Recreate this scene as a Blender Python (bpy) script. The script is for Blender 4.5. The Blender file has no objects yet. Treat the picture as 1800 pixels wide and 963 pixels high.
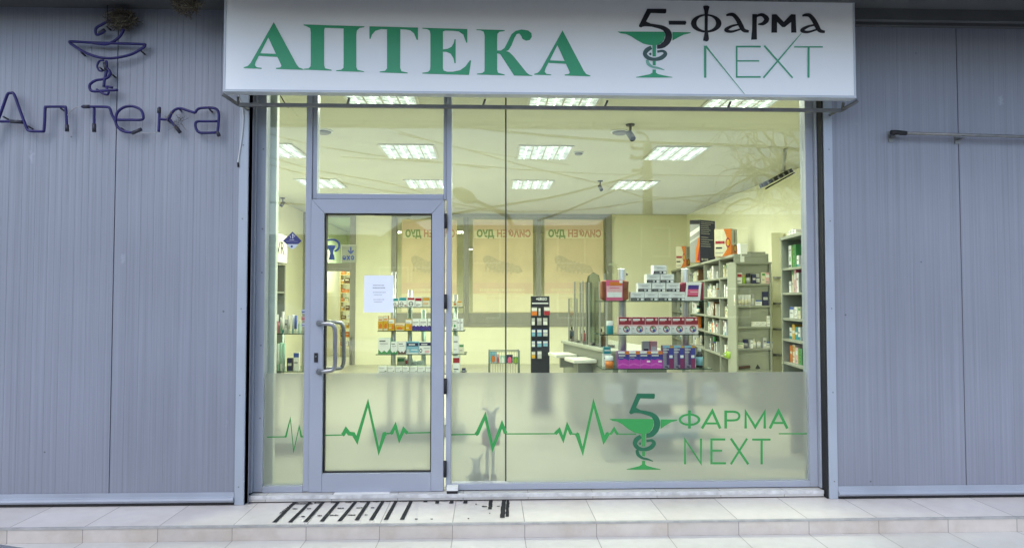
import bpy, bmesh, math, random
from mathutils import Vector, Matrix
from mathutils.geometry import tessellate_polygon
random.seed(7)
scn = bpy.context.scene
col = scn.collection
R = math.radians

# ---------------------------------------------------------------- camera
H, D, F = 1.43, 5.0, 1200.0
YAW, PITCH = R(1.97), R(2.0)
fwd = Vector((math.sin(YAW)*math.cos(PITCH), math.cos(YAW)*math.cos(PITCH), math.sin(PITCH)))
rgt = Vector((math.cos(YAW), -math.sin(YAW), 0))
upv = rgt.cross(fwd)
CAM = Vector((0, -D, H))
cd = bpy.data.cameras.new('camera')
cd.sensor_width = 36; cd.sensor_fit = 'HORIZONTAL'; cd.lens = F*36/1800
cd.clip_start = 0.05; cd.clip_end = 500
cam = bpy.data.objects.new('camera', cd); col.objects.link(cam)
cam.matrix_world = Matrix((( rgt.x, upv.x, -fwd.x, CAM.x), (rgt.y, upv.y, -fwd.y, CAM.y), (rgt.z, upv.z, -fwd.z, CAM.z), (0,0,0,1)))
scn.camera = cam

# ---------------------------------------------------------------- light
SUN_EL, SUN_AZ = 48, 205          # overcast: a broad weak sun from behind the viewer
w = bpy.data.worlds.new('World'); scn.world = w; w.use_nodes = True
nt = w.node_tree; nt.nodes.clear()
sky = nt.nodes.new('ShaderNodeTexSky'); sky.sky_type = 'NISHITA'; sky.sun_disc = False
sky.sun_elevation = R(SUN_EL); sky.sun_rotation = R(SUN_AZ); sky.dust_density = 1.0; sky.ozone_density = 3.0
hs = nt.nodes.new('ShaderNodeHueSaturation'); hs.inputs['Saturation'].default_value = 0.80
bg = nt.nodes.new('ShaderNodeBackground'); bg.inputs['Strength'].default_value = 0.15
out = nt.nodes.new('ShaderNodeOutputWorld')
nt.links.new(sky.outputs[0], hs.inputs['Color']); nt.links.new(hs.outputs[0], bg.inputs[0]); nt.links.new(bg.outputs[0], out.inputs[0])
sl = bpy.data.lights.new('sun', 'SUN'); sl.energy = 0.5; sl.angle = R(40); sl.color = (1, 0.98, 0.96)
so = bpy.data.objects.new('sun', sl); col.objects.link(so)
az = R(SUN_AZ)
sd = Vector((math.sin(az)*math.cos(R(SUN_EL)), math.cos(az)*math.cos(R(SUN_EL)), math.sin(R(SUN_EL))))
so.rotation_euler = (-sd).to_track_quat('-Z', 'Y').to_euler()
so.location = sd*40
vs = scn.view_settings
scn.display_settings.display_device = 'sRGB'
vs.view_transform = 'Standard'; vs.look = 'None'; vs.gamma = 1; vs.use_curve_mapping = False
vs.exposure = 0.95
cy = scn.cycles
cy.use_denoising = True
try: cy.denoiser = 'OPENIMAGEDENOISE'
except Exception: pass
cy.max_bounces = 10; cy.transparent_max_bounces = 24; cy.diffuse_bounces = 5; cy.glossy_bounces = 4
cy.transmission_bounces = 8; cy.caustics_reflective = False; cy.caustics_refractive = True
cy.sample_clamp_indirect = 6; cy.use_adaptive_sampling = True; cy.adaptive_threshold = 0.015
LAMP_POWER = 23.5        # watts of each ceiling light
LAMP_COL = (0.96, 1.0, 0.84)

# ---------------------------------------------------------------- helpers
def ray(u, v): return fwd + rgt*((u-900)/F) - upv*((v-481.5)/F)
def at(u, v, Y):                        # the point at depth Y (metres behind the glass) on that line of sight
    d = ray(u, v); return CAM + d*((D+Y)/d.y)
def atz(u, v, Z):
    d = ray(u, v); return CAM + d*((Z-H)/d.z)

MATS = {}
def mat(name, rgb, rough=0.5, var=0.06, nscale=9.0, metal=0.0, emit=None, estr=0.0, bump=0.0, spec=0.5, coat=0.0):
    if name in MATS: return MATS[name]
    m = bpy.data.materials.new(name); m.use_nodes = True
    t = m.node_tree; b = t.nodes['Principled BSDF']
    tc = t.nodes.new('ShaderNodeTexCoord')
    n = t.nodes.new('ShaderNodeTexNoise'); n.inputs['Scale'].default_value = nscale; n.inputs['Detail'].default_value = 5
    t.links.new(tc.outputs['Object'], n.inputs['Vector'])
    mr = t.nodes.new('ShaderNodeMapRange'); mr.inputs['From Min'].default_value = 0.3; mr.inputs['From Max'].default_value = 0.7
    mr.inputs['To Min'].default_value = 1-var; mr.inputs['To Max'].default_value = 1+var
    t.links.new(n.outputs['Fac'], mr.inputs['Value'])
    vm = t.nodes.new('ShaderNodeVectorMath'); vm.operation = 'SCALE'; vm.inputs[0].default_value = rgb
    t.links.new(mr.outputs['Result'], vm.inputs['Scale'])
    t.links.new(vm.outputs['Vector'], b.inputs['Base Color'])
    r2 = t.nodes.new('ShaderNodeMapRange'); r2.inputs['To Min'].default_value = max(0, rough-0.08); r2.inputs['To Max'].default_value = min(1, rough+0.08)
    t.links.new(n.outputs['Fac'], r2.inputs['Value']); t.links.new(r2.outputs['Result'], b.inputs['Roughness'])
    b.inputs['Metallic'].default_value = metal
    b.inputs['Specular IOR Level'].default_value = spec
    if coat: b.inputs['Coat Weight'].default_value = coat
    if emit: b.inputs['Emission Color'].default_value = (*emit, 1); b.inputs['Emission Strength'].default_value = estr
    if bump:
        bp = t.nodes.new('ShaderNodeBump'); bp.inputs['Strength'].default_value = bump; bp.inputs['Distance'].default_value = 0.01
        t.links.new(n.outputs['Fac'], bp.inputs['Height']); t.links.new(bp.outputs['Normal'], b.inputs['Normal'])
    MATS[name] = m; return m

def children_loc(o):
    p = Vector((0,0,0))
    while o: p += Vector(o.location); o = o.parent
    return p

class MB:
    def __init__(s): s.v = []; s.f = []; s.m = []; s.sm = []
    def face(s, pts, m=0, sm=False):
        b = len(s.v); s.v += [tuple(p) for p in pts]; s.f.append(tuple(range(b, b+len(pts)))); s.m.append(m); s.sm.append(sm)
    def box(s, a, b, m=0):
        x0,x1 = sorted((a[0],b[0])); y0,y1 = sorted((a[1],b[1])); z0,z1 = sorted((a[2],b[2]))
        i = len(s.v)
        s.v += [(x0,y0,z0),(x1,y0,z0),(x1,y1,z0),(x0,y1,z0),(x0,y0,z1),(x1,y0,z1),(x1,y1,z1),(x0,y1,z1)]
        for q in ((0,3,2,1),(4,5,6,7),(0,1,5,4),(1,2,6,5),(2,3,7,6),(3,0,4,7)):
            s.f.append(tuple(i+k for k in q)); s.m.append(m); s.sm.append(False)
        return s
    def obox(s, o, ax, ay, az_, m=0):   # oriented box: corner and three edge vectors
        o = Vector(o); i = len(s.v)
        for k in ((0,0,0),(1,0,0),(1,1,0),(0,1,0),(0,0,1),(1,0,1),(1,1,1),(0,1,1)):
            s.v.append(tuple(o + ax*k[0] + ay*k[1] + az_*k[2]))
        for q in ((0,3,2,1),(4,5,6,7),(0,1,5,4),(1,2,6,5),(2,3,7,6),(3,0,4,7)):
            s.f.append(tuple(i+k for k in q)); s.m.append(m); s.sm.append(False)
        return s
    def tube(s, pts, r, n=8, m=0, caps=True):
        pts = [Vector(p) for p in pts]
        rs = r if isinstance(r, (list, tuple)) else [r]*len(pts)
        i0 = len(s.v); prev = None
        for k, p in enumerate(pts):
            t = (pts[min(k+1, len(pts)-1)] - pts[max(k-1, 0)])
            if t.length < 1e-9: t = Vector((0,0,1))
            t.normalize()
            if prev is None:
                a = t.orthogonal().normalized()
            else:
                a = prev - t*prev.dot(t)
                a = a.normalized() if a.length > 1e-6 else t.orthogonal().normalized()
            prev = a; b = t.cross(a)
            for j in range(n):
                an = 2*math.pi*j/n
                s.v.append(tuple(p + (a*math.cos(an) + b*math.sin(an))*rs[k]))
        for k in range(len(pts)-1):
            for j in range(n):
                s.f.append((i0+k*n+j, i0+k*n+(j+1)%n, i0+(k+1)*n+(j+1)%n, i0+(k+1)*n+j)); s.m.append(m); s.sm.append(True)
        if caps:
            s.f.append(tuple(i0+j for j in reversed(range(n)))); s.m.append(m); s.sm.append(False)
            e = i0+(len(pts)-1)*n
            s.f.append(tuple(e+j for j in range(n))); s.m.append(m); s.sm.append(False)
        return s
    def lathe(s, c, prof, n=20, m=0, sx=1, sy=1):    # prof: (radius, z)
        c = Vector(c); i0 = len(s.v)
        for r, z in prof:
            for j in range(n):
                an = 2*math.pi*j/n
                s.v.append((c.x+r*sx*math.cos(an), c.y+r*sy*math.sin(an), c.z+z))
        for k in range(len(prof)-1):
            for j in range(n):
                s.f.append((i0+k*n+j, i0+k*n+(j+1)%n, i0+(k+1)*n+(j+1)%n, i0+(k+1)*n+j)); s.m.append(m); s.sm.append(True)
        s.f.append(tuple(i0+j for j in reversed(range(n)))); s.m.append(m); s.sm.append(False)
        e = i0+(len(prof)-1)*n
        s.f.append(tuple(e+j for j in range(n))); s.m.append(m); s.sm.append(False)
        return s
    def poly(s, loops, m=0, flip=False):  # loops of 3D points on a plane, first the outline, then holes
        loops = [[Vector(p) for p in l] for l in loops]
        tri = tessellate_polygon(loops)
        flat = [p for l in loops for p in l]; i0 = len(s.v)
        s.v += [tuple(p) for p in flat]
        for t in tri:
            a,b,c = (flat[k] for k in t)
            nrm = (b-a).cross(c-a)
            q = t if (nrm.y < 0) != flip else (t[0],t[2],t[1])
            s.f.append(tuple(i0+k for k in q)); s.m.append(m); s.sm.append(False)
        return s
    def prism(s, outline, vec, m=0):      # outline of 3D points swept along vec
        n = len(outline); i0 = len(s.v); vec = Vector(vec)
        s.v += [tuple(p) for p in outline] + [tuple(Vector(p)+vec) for p in outline]
        tri = tessellate_polygon([[Vector(p) for p in outline]])
        for t in tri:
            s.f.append(tuple(i0+k for k in t)); s.m.append(m); s.sm.append(False)
            s.f.append(tuple(i0+n+k for k in reversed(t))); s.m.append(m); s.sm.append(False)
        for k in range(n):
            s.f.append((i0+k, i0+(k+1)%n, i0+n+(k+1)%n, i0+n+k)); s.m.append(m); s.sm.append(False)
        return s
    def build(s, name, mats, parent=None, origin=None, bevel=0, fix=True, subsurf=0):
        me = bpy.data.meshes.new(name)
        off = children_loc(parent) if parent else Vector((0,0,0))
        if origin is None:
            loc = Vector((0,0,0))
            if parent is None and s.v:
                xs = [p[0] for p in s.v]; ys = [p[1] for p in s.v]; zs = [p[2] for p in s.v]
                loc = Vector(((min(xs)+max(xs))/2, (min(ys)+max(ys))/2, min(zs)))
        else: loc = Vector(origin) - off
        me.from_pydata([(p[0]-off.x-loc.x, p[1]-off.y-loc.y, p[2]-off.z-loc.z) for p in s.v], [], s.f)
        if not isinstance(mats, (list, tuple)): mats = [mats]
        for mm in mats: me.materials.append(mm)
        for p, mi, sm in zip(me.polygons, s.m, s.sm): p.material_index = mi; p.use_smooth = sm
        if fix:
            bm = bmesh.new(); bm.from_mesh(me); bmesh.ops.recalc_face_normals(bm, faces=bm.faces); bm.to_mesh(me); bm.free()
        o = bpy.data.objects.new(name, me); col.objects.link(o); o.location = loc
        if parent: o.parent = parent
        if bevel:
            md = o.modifiers.new('bevel', 'BEVEL'); md.width = bevel; md.segments = 2; md.limit_method = 'ANGLE'; md.angle_limit = R(50)
        if subsurf:
            md = o.modifiers.new('sub', 'SUBSURF'); md.levels = md.render_levels = subsurf
        return o

def tag(o, label, cat, group=None, kind=None):
    o['kind'] = kind or 'thing'
    if label: o['label'] = label
    if cat: o['category'] = cat
    if group: o['group'] = group
    return o
def structure(o): o['kind'] = 'structure'; return o
def thing(name, label, cat, loc, group=None):
    o = bpy.data.objects.new(name, None); o.empty_display_size = 0.1; col.objects.link(o); o.location = loc
    return tag(o, label, cat, group)
def empty_part(name, loc):
    o = bpy.data.objects.new(name, None); o.empty_display_size = 0.1; col.objects.link(o); o.location = loc; return o
def copy_tree(src, loc=None, parent=None):
    c = src.copy(); col.objects.link(c)
    if loc is not None: c.location = loc
    if parent is not None: c.parent = parent
    for ch in [x for x in KIDS.get(src.name, [])]: copy_tree(ch, None, c)
    return c
KIDS = {}
def kids(root):
    for o in list(bpy.data.objects):
        if o.parent: KIDS.setdefault(o.parent.name, [])
    KIDS.clear()
    for o in bpy.data.objects:
        if o.parent: KIDS.setdefault(o.parent.name, []).append(o)
ORD = ['first','second','third','fourth','fifth','sixth','seventh','eighth','ninth','tenth','eleventh','twelfth','thirteenth','fourteenth']

# flat lettering and marks -------------------------------------------------
class Map:            # maps coordinates of an enlarged view onto a plane at depth Y
    def __init__(s, ox, oy, sc, Y): s.ox, s.oy, s.sc, s.Y = ox, oy, sc, Y
    def p(s, x, y, dy=0.0): return at(s.ox+x/s.sc, s.oy+y/s.sc, s.Y-dy)
    def k(s): return (D+s.Y)/F/s.sc
def smooth(pts, n=6):
    q = []
    P = [pts[0]] + list(pts) + [pts[-1]]
    for i in range(1, len(P)-2):
        a,b,c,d = P[i-1],P[i],P[i+1],P[i+2]
        for j in range(n):
            t = j/n
            q.append(tuple(0.5*((2*b[k]) + (c[k]-a[k])*t + (2*a[k]-5*b[k]+4*c[k]-d[k])*t*t + (3*b[k]-a[k]-3*c[k]+d[k])*t**3) for k in range(len(b))))
    q.append(tuple(P[-2])); return q
def ribbon(mb, mp, pts, w=None, dy=0.0, m=0, curve=False, fx=None):
    pts = [(p[0], p[1], (p[2] if len(p) > 2 else w)) for p in pts]
    if fx: pts = [(*fx(p[0], p[1]), p[2]) for p in pts]
    if curve: pts = smooth(pts)
    L, Rr = [], []
    for i, p in enumerate(pts):
        a = pts[max(i-1, 0)]; b = pts[min(i+1, len(pts)-1)]
        def nd(p, q):
            dx, dy_ = q[0]-p[0], q[1]-p[1]; l = math.hypot(dx, dy_) or 1
            return dx/l, dy_/l
        if i == 0: t = nd(p, b); nx, ny = -t[1], t[0]; sc = 1
        elif i == len(pts)-1: t = nd(a, p); nx, ny = -t[1], t[0]; sc = 1
        else:
            t1 = nd(a, p); t2 = nd(p, b)
            nx, ny = -(t1[1]+t2[1]), t1[0]+t2[0]; l = math.hypot(nx, ny) or 1; nx, ny = nx/l, ny/l
            c = max(0.42, nx*(-t1[1]) + ny*t1[0]); sc = 1/c
        h = p[2]/2*sc
        L.append(mp.p(p[0]+nx*h, p[1]+ny*h, dy)); Rr.append(mp.p(p[0]-nx*h, p[1]-ny*h, dy))
    for i in range(len(pts)-1): mb.face([L[i], L[i+1], Rr[i+1], Rr[i]], m)
def shape(mb, mp, loops, dy=0.0, m=0, fx=None):
    if not isinstance(loops[0][0], (list, tuple)): loops = [loops]
    mb.poly([[mp.p(*(fx(x, y) if fx else (x, y)), dy) for x, y in l] for l in loops], m)
def ellipse(cx, cy_, rx, ry, n=36): return [(cx+rx*math.cos(2*math.pi*i/n), cy_+ry*math.sin(2*math.pi*i/n)) for i in range(n)]
def text_mesh(name, body, size, m, parent, centre, mirror=False, bold=0.0, face='-Y', width=None, angle=0):
    cu = bpy.data.curves.new(name, 'FONT'); cu.body = body; cu.size = size; cu.align_x = 'CENTER'; cu.align_y = 'CENTER'; cu.offset = bold
    cu.resolution_u = 3
    tmp = bpy.data.objects.new(name, cu); col.objects.link(tmp)
    dg = bpy.context.evaluated_depsgraph_get(); me = bpy.data.meshes.new_from_object(tmp.evaluated_get(dg))
    bpy.data.objects.remove(tmp)
    xs = [v.co.x for v in me.vertices]
    k = (width/(max(xs)-min(xs))) if width and xs else 1
    for v in me.vertices:
        x, y = v.co.x*k*(-1 if mirror else 1), v.co.y
        if face == '-Y': v.co = (x, 0, y)
        else: v.co = (0, x, y)          # faces +X
    me.materials.clear(); me.materials.append(m)
    o = bpy.data.objects.new(name, me); col.objects.link(o)
    o.location = Vector(centre) - (children_loc(parent) if parent else Vector((0,0,0)))
    if parent: o.parent = parent
    return o

# ---------------------------------------------------------------- materials
alu = mat('painted_aluminium', (0.34, 0.365, 0.43), 0.42, 0.04, 3)
alu_d = mat('dark_aluminium', (0.16, 0.17, 0.2), 0.5, 0.05)  # darker aluminium for fascia, rivets and screws
steel = mat('brushed_steel', (0.33, 0.33, 0.34), 0.33, 0.05, 30, metal=1)
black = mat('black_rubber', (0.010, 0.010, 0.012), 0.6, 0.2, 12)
white = mat('white_paint', (0.78, 0.78, 0.76), 0.45, 0.03)
signw = mat('sign_white_vinyl', (0.89, 0.895, 0.90), 0.32, 0.015, 2)
green = mat('sign_green_vinyl', (0.035, 0.35, 0.16), 0.4, 0.04, 4)
green2 = mat('sign_mid_green', (0.06, 0.36, 0.20), 0.4, 0.04)
green3 = mat('sign_pale_green', (0.20, 0.47, 0.36), 0.4, 0.04)
greyg = mat('sign_dark_grey_green', (0.05, 0.11, 0.10), 0.4, 0.04)
dark = mat('sign_black_vinyl', (0.016, 0.016, 0.022), 0.4, 0.04)
fgreen = mat('window_green_vinyl', (0.035, 0.30, 0.07), 0.45, 0.04)
fdark = mat('window_dark_green_vinyl', (0.012, 0.13, 0.06), 0.45, 0.04)
cream = mat('cream_wall_paint', (0.84, 0.83, 0.64), 0.7, 0.03, 2)
ceil_m = mat('ceiling_paint', (0.58, 0.58, 0.50), 0.8, 0.02, 2)
lam = mat('grey_green_laminate', (0.27, 0.285, 0.235), 0.5, 0.04, 4)
lam_d = mat('grey_laminate', (0.27, 0.28, 0.26), 0.5, 0.04, 4)
paper = mat('paper', (0.80, 0.83, 0.90), 0.6, 0.02)
ink = mat('grey_ink', (0.12, 0.12, 0.14), 0.6, 0.1)

def glass_mat(name, tint, ior=1.5, gain=1.0):
    m = bpy.data.materials.new(name); m.use_nodes = True; t = m.node_tree; t.nodes.clear()
    o = t.nodes.new('ShaderNodeOutputMaterial'); mx = t.nodes.new('ShaderNodeMixShader')
    tr = t.nodes.new('ShaderNodeBsdfTransparent'); tr.inputs[0].default_value = (*tint, 1)
    gl = t.nodes.new('ShaderNodeBsdfGlossy'); gl.inputs['Roughness'].default_value = 0.0
    fr = t.nodes.new('ShaderNodeFresnel'); fr.inputs['IOR'].default_value = ior
    # slight unevenness of float glass
    tc = t.nodes.new('ShaderNodeTexCoord'); n = t.nodes.new('ShaderNodeTexNoise'); n.inputs['Scale'].default_value = 1.3; n.inputs['Detail'].default_value = 1
    bp = t.nodes.new('ShaderNodeBump'); bp.inputs['Strength'].default_value = 0.02; bp.inputs['Distance'].default_value = 0.01
    t.links.new(tc.outputs['Object'], n.inputs['Vector']); t.links.new(n.outputs['Fac'], bp.inputs['Height']); t.links.new(bp.outputs['Normal'], gl.inputs['Normal'])
    ge = t.nodes.new('ShaderNodeNewGeometry'); mf = t.nodes.new('ShaderNodeMix'); mf.inputs['B'].default_value = 0.04
    t.links.new(ge.outputs['Backfacing'], mf.inputs['Factor']); t.links.new(fr.outputs[0], mf.inputs['A'])
    t.links.new(mf.outputs['Result'], mx.inputs[0]); t.links.new(tr.outputs[0], mx.inputs[1]); t.links.new(gl.outputs[0], mx.inputs[2]); t.links.new(mx.outputs[0], o.inputs[0])
    MATS[name] = m; return m
glass = glass_mat('window_glass', (0.93, 0.96, 0.93), 1.52)
glass_in = glass_mat('shelf_glass', (0.80, 0.90, 0.84), 1.45)

def film_mat():
    m = bpy.data.materials.new('frosted_film'); m.use_nodes = True; t = m.node_tree; t.nodes.clear()
    o = t.nodes.new('ShaderNodeOutputMaterial')
    tl = t.nodes.new('ShaderNodeBsdfTranslucent'); tl.inputs[0].default_value = (0.50, 0.52, 0.52, 1)
    rf = t.nodes.new('ShaderNodeBsdfRefraction'); rf.inputs['IOR'].default_value = 1.12; rf.inputs['Roughness'].default_value = 0.40; rf.inputs[0].default_value = (0.68, 0.69, 0.65, 1)
    df = t.nodes.new('ShaderNodeBsdfDiffuse'); df.inputs[0].default_value = (0.55, 0.555, 0.50, 1)
    tc = t.nodes.new('ShaderNodeTexCoord'); n = t.nodes.new('ShaderNodeTexNoise'); n.inputs['Scale'].default_value = 2.5
    mr = t.nodes.new('ShaderNodeMapRange'); mr.inputs['To Min'].default_value = 0.76; mr.inputs['To Max'].default_value = 0.83
    t.links.new(tc.outputs['Object'], n.inputs['Vector']); t.links.new(n.outputs['Fac'], mr.inputs['Value'])
    m1 = t.nodes.new('ShaderNodeMixShader'); m2 = t.nodes.new('ShaderNodeMixShader'); m2.inputs[0].default_value = 0.24
    t.links.new(mr.outputs['Result'], m1.inputs[0])
    t.links.new(tl.outputs[0], m1.inputs[1]); t.links.new(rf.outputs[0], m1.inputs[2])
    t.links.new(m1.outputs[0], m2.inputs[1]); t.links.new(df.outputs[0], m2.inputs[2]); t.links.new(m2.outputs[0], o.inputs[0])
    return m
film = film_mat()

def tile_mat(name, rgb, px_, py_, ox, oy, rough, axis='XY', mortar=0.0028, grout=(0.30,0.275,0.25), stain=0.25):
    m = bpy.data.materials.new(name); m.use_nodes = True; t = m.node_tree; b = t.nodes['Principled BSDF']
    g = t.nodes.new('ShaderNodeNewGeometry'); sp = t.nodes.new('ShaderNodeSeparateXYZ'); t.links.new(g.outputs['Position'], sp.inputs[0])
    cb = t.nodes.new('ShaderNodeCombineXYZ'); t.links.new(sp.outputs['X'], cb.inputs['X']); t.links.new(sp.outputs['Y' if axis == 'XY' else 'Z'], cb.inputs['Y'])
    va = t.nodes.new('ShaderNodeVectorMath'); va.operation = 'SUBTRACT'; va.inputs[1].default_value = (ox, oy, 0); t.links.new(cb.outputs[0], va.inputs[0])
    br = t.nodes.new('ShaderNodeTexBrick'); br.offset = 0; br.squash = 1; br.inputs['Scale'].default_value = 1
    br.inputs['Brick Width'].default_value = px_; br.inputs['Row Height'].default_value = py_; br.inputs['Mortar Size'].default_value = mortar
    br.inputs['Mortar Smooth'].default_value = 0.2
    br.inputs['Color1'].default_value = (*[c*0.93 for c in rgb], 1); br.inputs['Color2'].default_value = (*[min(1, c*1.05) for c in rgb], 1); br.inputs['Mortar'].default_value = (*grout, 1)
    t.links.new(va.outputs[0], br.inputs['Vector'])
    n = t.nodes.new('ShaderNodeTexNoise'); n.inputs['Scale'].default_value = 2.2; n.inputs['Detail'].default_value = 7; n.inputs['Roughness'].default_value = 0.65
    t.links.new(g.outputs['Position'], n.inputs['Vector'])
    n2 = t.nodes.new('ShaderNodeTexNoise'); n2.inputs['Scale'].default_value = 14; n2.inputs['Detail'].default_value = 6
    t.links.new(g.outputs['Position'], n2.inputs['Vector'])
    mr = t.nodes.new('ShaderNodeMapRange'); mr.inputs['From Min'].default_value = 0.48; mr.inputs['From Max'].default_value = 0.75; mr.inputs['To Max'].default_value = stain
    t.links.new(n.outputs['Fac'], mr.inputs['Value'])
    mx = t.nodes.new('ShaderNodeMix'); mx.data_type = 'RGBA'; mx.inputs['B'].default_value = (*[rgb[0]*0.68, rgb[1]*0.60, rgb[2]*0.50], 1)
    t.links.new(mr.outputs['Result'], mx.inputs['Factor']); t.links.new(br.outputs['Color'], mx.inputs['A'])
    m2 = t.nodes.new('ShaderNodeMapRange'); m2.inputs['From Min'].default_value = 0.3; m2.inputs['From Max'].default_value = 0.7; m2.inputs['To Min'].default_value = 0.95; m2.inputs['To Max'].default_value = 1.04
    t.links.new(n2.outputs['Fac'], m2.inputs['Value'])
    sc = t.nodes.new('ShaderNodeVectorMath'); sc.operation = 'SCALE'; t.links.new(mx.outputs['Result'], sc.inputs[0]); t.links.new(m2.outputs['Result'], sc.inputs['Scale'])
    t.links.new(sc.outputs[0], b.inputs['Base Color'])
    rr = t.nodes.new('ShaderNodeMapRange'); rr.inputs['To Min'].default_value = rough-0.1; rr.inputs['To Max'].default_value = rough+0.15
    t.links.new(n2.outputs['Fac'], rr.inputs['Value']); t.links.new(rr.outputs['Result'], b.inputs['Roughness'])
    bp = t.nodes.new('ShaderNodeBump'); bp.inputs['Strength'].default_value = 0.5; bp.inputs['Distance'].default_value = 0.002; bp.invert = True
    t.links.new(br.outputs['Fac'], bp.inputs['Height']); t.links.new(bp.outputs['Normal'], b.inputs['Normal'])
    return m

def clad_mat():
    m = bpy.data.materials.new('cladding_paint'); m.use_nodes = True; t = m.node_tree; b = t.nodes['Principled BSDF']
    g = t.nodes.new('ShaderNodeNewGeometry')
    mp = t.nodes.new('ShaderNodeMapping'); mp.inputs['Scale'].default_value = (75, 1, 0.6); t.links.new(g.outputs['Position'], mp.inputs['Vector'])
    n = t.nodes.new('ShaderNodeTexNoise'); n.inputs['Scale'].default_value = 1; n.inputs['Detail'].default_value = 6; t.links.new(mp.outputs[0], n.inputs['Vector'])
    n2 = t.nodes.new('ShaderNodeTexNoise'); n2.inputs['Scale'].default_value = 0.9; n2.inputs['Detail'].default_value = 5; t.links.new(g.outputs['Position'], n2.inputs['Vector'])
    a = t.nodes.new('ShaderNodeMapRange'); a.inputs['From Min'].default_value = 0.3; a.inputs['From Max'].default_value = 0.7; a.inputs['To Min'].default_value = 0.88; a.inputs['To Max'].default_value = 1.09; t.links.new(n.outputs['Fac'], a.inputs['Value'])
    c = t.nodes.new('ShaderNodeMapRange'); c.inputs['From Min'].default_value = 0.3; c.inputs['From Max'].default_value = 0.7; c.inputs['To Min'].default_value = 0.92; c.inputs['To Max'].default_value = 1.06; t.links.new(n2.outputs['Fac'], c.inputs['Value'])
    mu = t.nodes.new('ShaderNodeMath'); mu.operation = 'MULTIPLY'; t.links.new(a.outputs['Result'], mu.inputs[0]); t.links.new(c.outputs['Result'], mu.inputs[1])
    # small specks of dirt
    vo = t.nodes.new('ShaderNodeTexVoronoi'); vo.inputs['Scale'].default_value = 3.4; t.links.new(g.outputs['Position'], vo.inputs['Vector'])
    sp = t.nodes.new('ShaderNodeMapRange'); sp.inputs['From Min'].default_value = 0.016; sp.inputs['From Max'].default_value = 0.03; sp.inputs['To Min'].default_value = 0.45; sp.inputs['To Max'].default_value = 1; t.links.new(vo.outputs['Distance'], sp.inputs['Value'])
    m5 = t.nodes.new('ShaderNodeMapping'); m5.inputs['Scale'].default_value = (1.6, 1, 0.8); t.links.new(g.outputs['Position'], m5.inputs['Vector'])
    v2 = t.nodes.new('ShaderNodeTexVoronoi'); v2.inputs['Scale'].default_value = 1.3; t.links.new(m5.outputs[0], v2.inputs['Vector'])
    n5 = t.nodes.new('ShaderNodeTexNoise'); n5.inputs['Scale'].default_value = 45; n5.inputs['Detail'].default_value = 3; t.links.new(g.outputs['Position'], n5.inputs['Vector'])
    a5 = t.nodes.new('ShaderNodeMath'); a5.operation = 'MULTIPLY_ADD'; a5.inputs[1].default_value = 0.10; t.links.new(n5.outputs['Fac'], a5.inputs[0]); t.links.new(v2.outputs['Distance'], a5.inputs[2])
    s5 = t.nodes.new('ShaderNodeMapRange'); s5.inputs['From Min'].default_value = 0.075; s5.inputs['From Max'].default_value = 0.10; s5.inputs['To Min'].default_value = 1.25; s5.inputs['To Max'].default_value = 1.0; t.links.new(a5.outputs[0], s5.inputs['Value'])
    mu2 = t.nodes.new('ShaderNodeMath'); mu2.operation = 'MULTIPLY'; t.links.new(mu.outputs[0], mu2.inputs[0]); t.links.new(s5.outputs['Result'], mu2.inputs[1]); mu = mu2
    m3 = t.nodes.new('ShaderNodeMath'); m3.operation = 'MULTIPLY'; t.links.new(mu.outputs[0], m3.inputs[0]); t.links.new(sp.outputs['Result'], m3.inputs[1])
    v = t.nodes.new('ShaderNodeVectorMath'); v.operation = 'SCALE'; v.inputs[0].default_value = (0.240, 0.255, 0.305); t.links.new(m3.outputs[0], v.inputs['Scale'])
    t.links.new(v.outputs[0], b.inputs['Base Color']); b.inputs['Roughness'].default_value = 0.45
    return m
clad = clad_mat()

# ================================================================ SETTING
STEP_Y, STEP_H = -0.585, 0.095
j0 = at(539, 925, STEP_Y).x; j1 = at(1543, 925, STEP_Y).x; TILE = (j1-j0)/8
m_tread = tile_mat('tread_tile', (0.70, 0.655, 0.615), TILE, 0.62, j0, STEP_Y-0.02, 0.35, stain=0.34)
m_riser = tile_mat('riser_tile', (0.60, 0.545, 0.495), TILE, 0.4, j0, -0.2, 0.45, axis='XZ', stain=0.75)
m_pave = tile_mat('pavement_tile', (0.60, 0.585, 0.55), TILE, TILE, j0, STEP_Y, 0.4, stain=0.30)
m_asph = mat('asphalt', (0.055, 0.055, 0.058), 0.85, 0.25, 40, bump=0.3)
m_conc = mat('kerb_concrete', (0.33, 0.32, 0.30), 0.8, 0.12, 14)
b = MB(); b.box((-60, -90, -0.5), (60, -5.58, -0.225)); structure(b.build('road', m_asph))
b = MB(); b.box((-60, -5.58, -0.6), (60, -5.4, -0.098)); structure(b.build('kerb', m_conc, bevel=0.01))
b = MB(); b.box((-60, -5.4, -0.6), (60, STEP_Y, -STEP_H)); structure(b.build('pavement', m_pave))
b = MB(); b.box((-7.5, STEP_Y, -0.55), (7.5, 0.02, -0.002), 0)
b.box((-7.5, STEP_Y-0.012, -STEP_H+0.001), (7.5, STEP_Y-0.0005, -0.013), 1)
b.box((-7.5, STEP_Y-0.016, -0.012), (7.5, STEP_Y+0.003, 0.0012), 2)
structure(b.build('step', [m_tread, m_riser, mat('step_edge_trim', (0.40, 0.39, 0.38), 0.4, 0.2, 12)]))
# far pavement and verge across the street
b = MB(); b.box((-60, -19.0, -0.6), (60, -14.6, -0.1)); structure(b.build('far_pavement', m_conc))

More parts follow.
